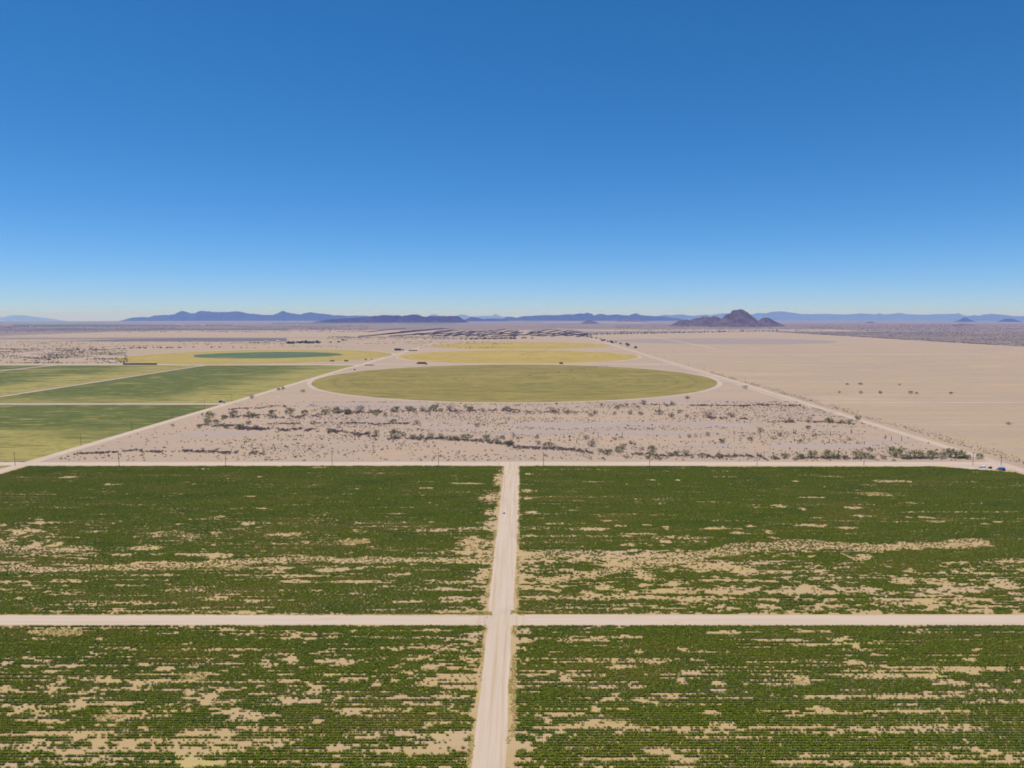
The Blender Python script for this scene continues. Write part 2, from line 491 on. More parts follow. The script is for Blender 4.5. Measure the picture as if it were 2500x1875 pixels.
# crop circles: object origin at the pivot so that the rings run round it
blob('circular_field', -12, 1343, 385, 384, .06, M['olive'], wob=.006, n=160, rings=16, centre=True, label='large olive crop circle behind the desert parcel', cat='crop circle')
blob('circular_field', -8, 2118, 368, 362, .06, M['yellow'], wob=.006, n=140, rings=12, centre=True, label='golden yellow crop circle behind the olive one', cat='crop circle')
blob('circular_field', -6, 2900, 378, 372, .06, M['yellow'], wob=.006, n=140, rings=12, centre=True, label='farthest golden crop circle, second behind the olive one', cat='crop circle')
blob('circular_field', -803, 2115, 398, 385, .06, M['yellow_green'], wob=.006, n=140, rings=12, centre=True, label='yellow crop circle with a green core at left', cat='crop circle')
blob('field', -797, 2160, 228, 185, .11, M['core'], wob=.10, label='dark green core of the left crop circle', cat='field')


def ring(name, cx, cy, r, w, z, label):
    a = np.linspace(0, 2 * math.pi, 121)
    return band(name, [(cx + r * math.cos(t), cy + r * math.sin(t)) for t in a], w, z, M['road_far'], wob=.8, step=20, label=label, cat='track')


ring('circle_track', -12, 1343, 389, 8, .045, 'pale dirt track round the olive crop circle')
ring('circle_track', -8, 2118, 372, 9, .045, 'pale dirt track round the near golden crop circle')
ring('circle_track', -803, 2115, 402, 9, .045, 'pale dirt track round the left crop circle')

# distant fields
def far_field(px0, px1, py0, py1, m, label, taper=0.0):
    a = ground_at(px0, py1); b = ground_at(px1, py1); c = ground_at(px0, py0); d = ground_at(px1, py0)
    V = []; n = 14; k = 10
    for j in range(k + 1):
        q = j / k
        for i in range(n + 1):
            s = i / n
            x = (a[0] * (1 - s) + b[0] * s) * (1 - q) + (c[0] * (1 - s) + d[0] * s) * q
            y = (a[1] * (1 - s) + b[1] * s) * (1 - q) + (c[1] * (1 - s) + d[1] * s) * q
            if taper:
                k_ = min(1, .04 + s / taper); y0_ = a[1] * (1 - s) + b[1] * s; y = y0_ + (y - y0_) * k_; x = x + (fbm(y / 30, 3.0, 3) - .5) * 40 * (1 - s)
            V.append((x, y, .5 - drop(x, y)))
    F = [(j * (n + 1) + i, j * (n + 1) + i + 1, (j + 1) * (n + 1) + i + 1, (j + 1) * (n + 1) + i) for j in range(k) for i in range(n)]
    return tag(mesh_obj('field', V, F, m), label, 'field', kind='structure')


far_field(30, 330, 792.5, 797, M['far_green'], 'distant green irrigated strip at the far left plain')
far_field(270, 440, 793, 796.2, M['dusk'], 'distant dark strip just left of the white farm sheds')
far_field(500, 565, 792.8, 794.6, M['far_green'], 'small distant green strip right of the white farm sheds')
far_field(664, 830, 788.5, 791, M['far_green'], 'distant green strip at the left foot of the mesa')
far_field(828, 958, 788.8, 791, M['dusk'], 'distant dark strip below the middle of the mesa')
far_field(975, 1110, 789, 791.2, M['far_green'], 'distant green strip at the right foot of the mesa')
far_field(272, 700, 825.5, 833.5, M['dusk'], 'flat purple grey field before the farmstead trees', taper=.45)
far_field(0, 700, 803, 806.5, M['dusk'], 'dark scrub band across the far left plain')
far_field(1340, 1475, 789.5, 791.3, M['dusk'], 'distant dark field beside the end of the long road')
far_field(1330, 1570, 787.8, 789, M['fallow'], 'distant pale sand strip below the centre mountains')
far_field(-40, 120, 822.5, 826.5, M['dark_fallow'], 'olive tinted scrub strip at the far left edge')

# ------------------------------------------------------------------ roads
band('dirt_road', [(-8.8, 60), (-8.6, 255), (-8.5, 263)], [9.0, 9.2, 9.8], .014, M['road'], wob=.5, label='straight pale dirt road running up the middle, nearer half', step=2)
band('dirt_road', [(-8.5, 263), (-8.4, 290), (-7.7, 370), (-7.4, 556)], [9.8, 10.8, 11.8, 12], .018, M['road'], wob=.6, label='straight pale dirt road running up the middle, farther half', step=2)
band('dirt_road', [(-500, 263), (-3, 262.9)], 8.6, .004, M['road_x'], wob=.35, label='pale cross road between the crop fields, left of the middle road', step=2)
band('dirt_road', [(-12, 263), (600, 262.6)], 9.2, .008, M['road_x'], wob=.35, label='pale cross road between the crop fields, right of the middle road', step=2)
band('dirt_road', [(-1500, 554), (-410, 554), (0, 555.5), (395, 553.5)], [9, 13, 14, 15], .010, M['road_x'], wob=1.0, label='wide pale dirt road between the crop fields and the desert parcel', step=4)
band('dirt_road', [(-409, 60), (-409, 960), (-409, 1600), (-403, 1740), (-400, 2300), (-404, 3300)], [12, 11, 11, 14, 11, 9], .022, M['road'], wob=.8, label='long pale dirt road along the left side of the desert parcel', step=8)
band('dirt_road', [(396, 60), (396, 540), (400, 1200), (400, 4200), (402, 7600)], [12, 11, 11, 12, 14], .022, M['road_far'], wob=.7, label='long pale dirt road along the right side of the desert parcel', step=8)
band('dirt_road', [(386, 900), (386, 2400), (391, 3900)], 5, .030, M['road_far'], wob=.6, label='narrow second track beside the long right road', step=12)
band('dirt_road', [(-1500, 942), (-412, 942)], 15, .026, M['road_far'], wob=1.0, label='pale cross road between the left green fields', step=6)
band('ditch', [(-1400, 944), (-560, 944)], 2.2, .034, M['dark_fallow'], wob=.7, label='thin dark ditch along the left cross road', cat='ditch', step=6)
band('dirt_road', [(-790, 949), (-790, 1700)], 8, .030, M['road_far'], wob=.6, label='pale diagonal dirt road between the left green fields', step=8)
band('dirt_road', [(-1165, 949), (-1165, 1720)], 12, .030, M['road_far'], wob=.8, label='pale dirt road at the far left between green fields', step=8)
band('dirt_road', [(-2600, 1722), (-412, 1722)], 26, .034, M['road_far'], wob=2, label='wide pale dirt road behind the left green fields', step=10)
band('dirt_road', [(-380, 1742), (392, 1742)], 18, .012, M['road_far'], wob=2, label='pale dirt road between the olive and golden circles', step=10)
band('dirt_road', [(-392, 2510), (392, 2510)], 20, .012, M['road_far'], wob=3, label='pale dirt strip between the two golden circles', step=10)
pts = [ground_at(*q)[:2] for q in ((2335, 1131), (2420, 1133), (2520, 1150))]
tp = blob('dirt_yard', 372, 543, 26, 11, .026, M['road_far'], wob=.2, label='packed dirt turnout at the right corner where trailers stand', cat='dirt yard')

blob('dirt_road', -8.6, 263, 11, 7.5, .024, M['road'], wob=.22, n=40, label='worn dirt crossing where the middle road meets the cross road', cat='dirt road')
blob('dirt_road', -7.4, 554, 13, 9, .028, M['road'], wob=.25, n=40, label='worn dirt junction at the far end of the middle road', cat='dirt road')
# washes in the parcel: bare greyish gravel lenses
WASH = []
for (zx, x, y, rx, ry) in [(1240, 500, 1062, 520, 22), (1240, 1100, 1050, 420, 14), (1240, 250, 1120, 330, 16), (1240, 1150, 1125, 420, 18),
                           (1240, 1800, 1060, 450, 20), (620, 1650, 1085, 420, 14), (1860, 480, 1090, 300, 12), (1860, 500, 1245, 520, 20),
                           (1240, 1700, 1240, 260, 12), (620, 900, 890, 700, 16), (1240, 1500, 850, 420, 12), (1860, 1350, 1200, 260, 14), (0, 1800, 1130, 340, 14)]:
    nx, ny = zx + x / 3.456, 730 + y / 3.456
    gx_, gy_, t_ = ground_at(nx, ny)
    _, y0, _ = ground_at(nx, ny + ry / 3.456); _, y1, _ = ground_at(nx, ny - ry / 3.456)
    rxx = rx / 3.456 / FPX * t_; cx_ = min(max(gx_, -395 + rxx), 385 - rxx)
    WASH.append((cx_, (y0 + y1) / 2, rxx, (y1 - y0) / 2))
for i, (a, b, c, d) in enumerate(WASH):
    ords = ['nearest', 'broad', 'long', 'thin', 'wide', 'narrow', 'short', 'low', 'small', 'faint', 'high', 'slim', 'leftmost']
    blob('wash', a, b, c, d, -.012 + i * .002, M['wash'], wob=.35, label='%s bare grey gravel wash in the desert parcel, %s' % (
        ords[i], 'left part' if a < -60 else 'right part' if a > 200 else 'middle part'), cat='wash', rings=3)

# ------------------------------------------------------------------ hills
def hill(label, pts, d, m, noise=.12, rows=13, aspect=2.2, n=None, seed=0.0):
    px = np.array([p[0] for p in pts], float); py = np.array([p[1] for p in pts], float)
    n = n or int(max(60, (px[-1] - px[0]) * 1.8))
    s = np.linspace(px[0], px[-1], n); y = np.interp(s, px, py)
    top = np.array([at_distance(a, b, d) for a, b in zip(s, y)])
    X = top[:, 0]; base = -drop(X, d) - 3
    hgt = np.maximum(top[:, 2] - base, 1)
    hgt *= 1 + (fbm(s / 9, s * 0, 3, seed) - .5) * noise + (fbm(s / 2.6, s * 0, 3, seed + 2) - .5) * noise * 1.1
    mx = hgt.max()
    sm = np.convolve(np.pad(hgt, 12, mode='edge'), np.ones(25) / 25, 'valid')
    half = np.maximum(aspect * (.55 * sm + .45 * mx), 120)
    V = []
    for j in range(-rows, rows + 1):
        q = j / rows; aq = abs(q)
        prof = (1 - aq) ** 1.55
        gul = (fbm(X / (mx * .55) + q * 1.3, q * 2.4 + X * 0, 4, seed + 3) - .5)
        hh = hgt * np.clip(prof + gul * 2.4 * aq * (1 - aq), 0, 1) if aq > 0 else hgt
        yy = d + q * half
        V.append(np.column_stack([X, yy, base + hh - (drop(X, yy) - drop(X, d)) * (1 if aq < 1 else 1.02)]))
    V = np.concatenate(V); k = 2 * rows + 1
    F = [(j * n + i, j * n + i + 1, (j + 1) * n + i + 1, (j + 1) * n + i) for j in range(k - 1) for i in range(n - 1)]
    return tag(mesh_obj('hills', V, F, m), label, 'hills', kind='structure')


hill('long blue mountain range with twin tops at left', [(290, 785), (305, 780), (320, 775.5), (350, 774), (365, 774.5), (376, 770), (395, 769.3), (423, 768.3), (441, 759.5), (452, 760.3), (465, 764), (477, 764), (487, 759), (503, 760), (530, 761.5), (558, 762), (566, 760), (580, 760.3), (600, 764.3), (640, 768), (667, 769), (680, 764), (688, 760), (696, 760), (710, 765), (722, 766), (733, 768), (745, 764), (760, 761.5), (775, 765), (793, 766), (815, 769.5), (832, 770), (850, 771.5), (870, 770), (890, 770.5), (915, 774), (950, 780), (975, 786)], 30000, M['hill_far'], seed=1)
hill('dark flat topped mesa left of the centre', [(755, 789), (768, 786), (800, 780), (850, 777), (890, 774.5), (912, 771.5), (930, 769.7), (945, 769), (965, 771), (974, 769.3), (981, 772), (1000, 768.3), (1020, 768), (1034, 773), (1043, 772.5), (1052, 771), (1062, 772), (1115, 771), (1125, 776), (1140, 785), (1150, 789)], 15500, M['mesa'], seed=2)
hill('palest far away jagged peaks behind the mesa', [(900, 783), (980, 776), (1020, 774), (1040, 773), (1055, 768), (1065, 767), (1075, 773), (1110, 772), (1125, 767.5), (1137, 769), (1150, 773), (1165, 772), (1185, 771), (1200, 771), (1207, 768), (1210, 766), (1215, 769), (1225, 773), (1250, 773), (1260, 775), (1290, 777), (1340, 783)], 74000, M['hill_far'], noise=.03, seed=3)
hill('small purple hills right of the mesa', [(1120, 786), (1135, 780), (1150, 774.3), (1165, 775.5), (1180, 779), (1195, 777.5), (1225, 778), (1234, 781), (1245, 786)], 22000, M['hill_far'], seed=4)
hill('long purple blue range right of the centre', [(1215, 786), (1228, 778), (1237, 773.5), (1250, 774), (1260, 776), (1275, 772), (1290, 771.5), (1310, 770), (1325, 769), (1355, 769.5), (1375, 768), (1400, 767.5), (1415, 765), (1435, 764.5), (1443, 766), (1450, 770), (1458, 767.5), (1470, 766), (1477, 769), (1500, 768), (1535, 770), (1550, 765.5), (1556, 766.5), (1570, 770), (1620, 773), (1660, 778), (1700, 786)], 27000, M['hill_far'], seed=5)
hill('tiny dark hill before the long purple range', [(1418, 789), (1428, 784.5), (1438, 781.5), (1445, 783), (1455, 786), (1462, 789)], 13000, M['hill'], seed=6)
hill('low dark hill before the range, left of the rocky butte', [(1500, 786), (1520, 780), (1535, 777.5), (1550, 779), (1580, 784), (1600, 787)], 20000, M['hill'], seed=6.5)
hill('pale blue long range behind and right of the rocky butte', [(1560, 783), (1600, 772), (1625, 768.5), (1640, 770), (1650, 768), (1667, 767.5), (1680, 770), (1695, 771), (1710, 769), (1725, 768), (1735, 770), (1750, 767), (1765, 765), (1790, 765), (1820, 767), (1835, 768), (1850, 764), (1870, 765), (1885, 761), (1910, 760), (1925, 762), (1945, 765), (1960, 767), (1985, 767), (2015, 766), (2035, 767), (2060, 768), (2080, 767), (2100, 765), (2140, 767), (2147, 764.5), (2160, 768), (2185, 765.5), (2195, 763.5), (2215, 767), (2260, 768.5), (2290, 767), (2330, 766), (2340, 764.5), (2350, 769), (2380, 775), (2420, 783)], 56000, M['hill_far'], noise=.03, seed=7)
hill('blue range at the far right edge', [(2330, 785), (2355, 774), (2378, 769), (2390, 771), (2405, 767), (2420, 766), (2445, 768), (2475, 772), (2500, 772), (2560, 770), (2640, 783)], 46000, M['hill_far'], seed=8)
hill('pointed darker blue hill at right before the edge range', [(2325, 787), (2343, 781), (2350, 776.5), (2358, 775), (2366, 779), (2385, 787)], 21000, M['hill_far'], seed=9)
hill('low rounded darker blue hill at the right edge', [(2430, 787), (2450, 779), (2462, 777.5), (2475, 779), (2500, 787)], 21000, M['hill_far'], seed=10)
hill('tiny flat dark knoll on the right plain', [(2112, 788.5), (2120, 785.5), (2128, 785), (2136, 788.5)], 14000, M['hill'], seed=11)
hill('small dark knoll below the pointed blue hill', [(2330, 794), (2345, 790.5), (2352, 789.5), (2362, 791.5), (2375, 794)], 9500, M['hill'], seed=12)
hill('faint pale range at the far left horizon', [(-20, 777), (10, 774), (30, 769.5), (60, 769.5), (80, 773), (110, 776), (160, 783)], 84000, M['hill_far'], noise=.02, seed=13)
hill('big brown rocky butte with a blunt top', [(1735, 796), (1750, 787), (1760, 779), (1765, 775), (1773, 768), (1778, 766.5), (1784, 764), (1787, 758.5), (1790, 757), (1797, 756.3), (1803, 755.3), (1807, 754.3), (1815, 757), (1825, 763), (1835, 771), (1845, 779), (1856, 786), (1880, 796)], 8300, M['hill'], noise=.05, rows=22, aspect=1.4, n=220, seed=14)
hill('lower ragged brown hills left of the butte', [(1635, 794), (1650, 787), (1656, 783), (1672, 781), (1677, 779.5), (1685, 783), (1690, 779), (1705, 776), (1718, 772.7), (1725, 773), (1733, 775), (1745, 771.3), (1756, 776), (1770, 784), (1790, 794)], 9000, M['hill'], noise=.08, rows=16, aspect=1.5, n=200, seed=15)
hill('small brown cone hill right of the butte', [(1835, 795), (1850, 784), (1860, 777), (1868, 774.8), (1875, 775), (1883, 779), (1893, 785), (1915, 795)], 8700, M['hill'], noise=.04, rows=16, aspect=1.3, n=120, seed=16)

# ------------------------------------------------------------------ plants: shapes
def leaf_cloud(centres, per, spread, size, seed, flat=.6):
    r = np.random.default_rng(seed)
    V = []; F = []
    for c in centres:
        for _ in range(per):
            p = np.array(c) + r.normal(0, spread, 3)
            if p[2] < .03: p[2] = .03 + r.random() * .1
            a = r.normal(size=3); a /= np.linalg.norm(a); b = np.cross(a, r.normal(size=3)); b /= np.linalg.norm(b)
            s = size * (.6 + .8 * r.random())
            k = len(V)
            V += [p - a * s - b * s * flat, p + a * s - b * s * flat * .8, p + a * s * .9 + b * s * flat, p - a * s * .8 + b * s * flat * .9]
            F.append((k, k + 1, k + 2, k + 3))
    return V, F


def raw_mesh(name, V, F, m):
    me = bpy.data.meshes.new(name); me.from_pydata([tuple(map(float, v)) for v in V], [], F); me.materials.append(m); me.update(); return me


def proto_collection(name, meshes):
    c = bpy.data.collections.new(name)
    for i, me in enumerate(meshes):
        c.objects.link(bpy.data.objects.new('%s_%02d' % (name, i), me))
    return c


def crop_mesh(i):
    r = np.random.default_rng(100 + i)
    bm = bmesh.new(); bmesh.ops.create_icosphere(bm, subdivisions=1, radius=1)
    for v in bm.verts:
        k = .78 + .3 * r.random(); v.co = Vector((v.co.x * .46 * k, v.co.y * .34 * k, .27 + v.co.z * .24 * k))
    V = [v.co[:] for v in bm.verts]; F = [tuple(v.index for v in f.verts) for f in bm.faces]; bm.free()
    cs = [(r.normal(0, .32), r.normal(0, .17), .22 + .36 * r.random()) for _ in range(13)]
    v2, f2 = leaf_cloud(cs, 3, .06, .11, 200 + i)
    k = len(V)
    return raw_mesh('crop_plant', list(V) + v2, F + [tuple(a + k for a in f) for f in f2], M['crop'])


def bush_mesh(i, m, r0=.62, h=.75, n=16, per=4, sz=.13):
    r = np.random.default_rng(400 + i); cs = []
    for _ in range(n):
        a = r.random() * 6.283; q = r.random() ** .6 * r0; z = h * (.2 + .75 * r.random()) * (1 - .45 * (q / r0) ** 2)
        cs.append((math.cos(a) * q, math.sin(a) * q, z))
    V, F = leaf_cloud(cs, per, r0 * .13, sz, 500 + i)
    for _ in range(9):
        a = r.random() * 6.283; k = len(V); c, s = math.cos(a), math.sin(a)
        V += [np.array((-s * .025, c * .025, 0)), np.array((s * .025, -c * .025, 0)), np.array((c * r0 * .6, s * r0 * .6, h * .7))]
        F.append((k, k + 1, k + 2))
    return raw_mesh('bush', V, F, m)


def twig_fan(i, w, h, n, thick, seed):
    """bare branches rising from one root, forking twice"""
    r = np.random.default_rng(seed + i); b = MB()
    for _ in range(n):
        a = r.random() * 6.283; q = r.random() ** .5
        tip = Vector((math.cos(a) * q * w * .5, math.sin(a) * q * w * .5, h * (1 - .55 * q * q) * (.75 + .3 * r.random())))
        mid = tip * .5 + Vector((r.normal() * .1 * w, r.normal() * .1 * w, h * .03)); mid.z = max(mid.z, .1)
        b.tube((r.normal() * .12, r.normal() * .12, 0), mid, thick, thick * .7, 3, False)
        b.tube(mid, tip, thick * .7, thick * .3, 3, False)
        for _k in range(3):
            t2 = tip + Vector((r.normal() * .12 * w, r.normal() * .12 * w, r.normal() * .06 * h)); t2.z = max(t2.z, .15)
            b.tube(mid.lerp(tip, .3 + .5 * r.random()), t2, thick * .5, thick * .2, 3, False)
    return b


def tree_parts(i, w, h, kind):
    """returns (trunk MB, crown verts, faces)"""
    r = np.random.default_rng(700 + i * 13)
    b = MB(); cs = []
    nl = 5 + int(r.random() * 3)
    for k in range(nl):
        a = 6.283 * k / nl + r.random() * .8; q = (.25 + .30 * r.random()) * w
        end = Vector((math.cos(a) * q, math.sin(a) * q, h * (.45 + .3 * r.random())))
        mid = end * .45 + Vector((0, 0, h * .08))
        b.tube((r.normal() * .1, r.normal() * .1, 0), mid, .13, .09, 5, False); b.tube(mid, end, .09, .04, 5, False)
        for _ in range(9):
            d = r.normal(size=3); d /= np.linalg.norm(d); rr = r.random() ** .4
            cs.append((end.x + d[0] * w * .20 * rr, end.y + d[1] * w * .20 * rr, max(.25 * h, end.z + d[2] * h * .26 * rr)))
    for _ in range(14):
        a = r.random() * 6.283; q = r.random() ** .5 * w * .28
        cs.append((math.cos(a) * q, math.sin(a) * q, h * (.62 + .36 * r.random()) * (1 - .25 * (q / (w * .5)) ** 2)))
    for _ in range(12):
        a = r.random() * 6.283; q = (.3 + .2 * r.random()) * w
        cs.append((math.cos(a) * q, math.sin(a) * q, h * (.12 + .25 * r.random())))
    V, F = leaf_cloud(cs, 7, w * .045, w * .036, 900 + i)
    return b, V, F


# ------------------------------------------------------------------ scatter by geometry nodes (only for uncountable cover)
def scatter(name, x, y, sc, proto, label, cat, seed=1, tilt=.0, rotz=None, z=0.0, stretch=None):
    n = len(x)
    r = np.random.default_rng(seed)
    me = bpy.data.meshes.new(name)
    me.vertices.add(n)
    co = np.column_stack([x, y, z - drop(np.asarray(x), np.asarray(y))]).astype(np.float32)
    me.vertices.foreach_set('co', co.ravel())
    a = me.attributes.new('rot', 'FLOAT_VECTOR', 'POINT')
    rz = r.random(n) * 6.283 if rotz is None else rotz
    rv = np.column_stack([r.normal(0, tilt, n), r.normal(0, tilt, n), rz]).astype(np.float32); a.data.foreach_set('vector', rv.ravel())
    s = me.attributes.new('scl', 'FLOAT_VECTOR', 'POINT')
    sv = np.column_stack([sc, sc, sc]) if stretch is None else np.column_stack([sc * stretch[0], sc * stretch[1], sc * stretch[2]])
    s.data.foreach_set('vector', sv.astype(np.float32).ravel())
    k = me.attributes.new('pick', 'INT', 'POINT'); k.data.foreach_set('value', r.integers(0, len(proto.objects), n).astype(np.int32))
    o = bpy.data.objects.new(name, me); COL.objects.link(o)
    ng = bpy.data.node_groups.new('scatter_' + name, 'GeometryNodeTree')
    ng.interface.new_socket('Geometry', in_out='INPUT', socket_type='NodeSocketGeometry')
    ng.interface.new_socket('Geometry', in_out='OUTPUT', socket_type='NodeSocketGeometry')
    N, L = ng.nodes, ng.links
    gi = N.new('NodeGroupInput'); go = N.new('NodeGroupOutput')
    ip = N.new('GeometryNodeInstanceOnPoints'); ci = N.new('GeometryNodeCollectionInfo')
    ci.inputs['Collection'].default_value = proto; ci.inputs['Separate Children'].default_value = True; ci.inputs['Reset Children'].default_value = True
    ip.inputs['Pick Instance'].default_value = True

    def named(nm, ty):
        q = N.new('GeometryNodeInputNamedAttribute'); q.data_type = ty; q.inputs['Name'].default_value = nm
        return [s_ for s_ in q.outputs if s_.enabled and s_.name == 'Attribute'][0]
    L.new(gi.outputs[0], ip.inputs['Points']); L.new(ci.outputs[0], ip.inputs['Instance'])
    L.new(named('pick', 'INT'), ip.inputs['Instance Index'])
    er = N.new('FunctionNodeEulerToRotation'); L.new(named('rot', 'FLOAT_VECTOR'), er.inputs[0]); L.new(er.outputs[0], ip.inputs['Rotation'])
    L.new(named('scl', 'FLOAT_VECTOR'), ip.inputs['Scale'])
    L.new(ip.outputs[0], go.inputs[0])
    md = o.modifiers.new('scatter', 'NODES'); md.node_group = ng
    return tag(o, label, cat, kind='stuff')


P_CROP = proto_collection('crop_kinds', [crop_mesh(i) for i in range(7)])
P_WEED = proto_collection('weed_kinds', [bush_mesh(120 + i, M['straw'], r0=.42, h=.16, n=9, per=3, sz=.11) for i in range(4)])
BUSH_M = [bush_mesh(i, M['creosote']) for i in range(6)]
P_BUSH = proto_collection('bush_kinds', BUSH_M)
P_BRUSH = proto_collection('brush_kinds', [bush_mesh(20 + i, M['grey_brush'], r0=1.1, h=1.35, n=20, per=5, sz=.17) for i in range(5)])
P_PLAIN = proto_collection('plain_bush_kinds', [bush_mesh(140 + i, M['plain_brush'], r0=2.4, h=1.7, n=12, per=5, sz=.5) for i in range(5)])
P_FARBUSH = proto_collection('far_bush_kinds', [bush_mesh(40 + i, M['far_leaf'], r0=2.0, h=2.4, n=14, per=5, sz=.5) for i in range(5)])

# ------------------------------------------------------------------ the crop rows
def Z(zx, zy, lst): return [(zx + a / 3.456, zy + b / 3.456, c / 3.456, d / 3.456) for a, b, c, d in lst]


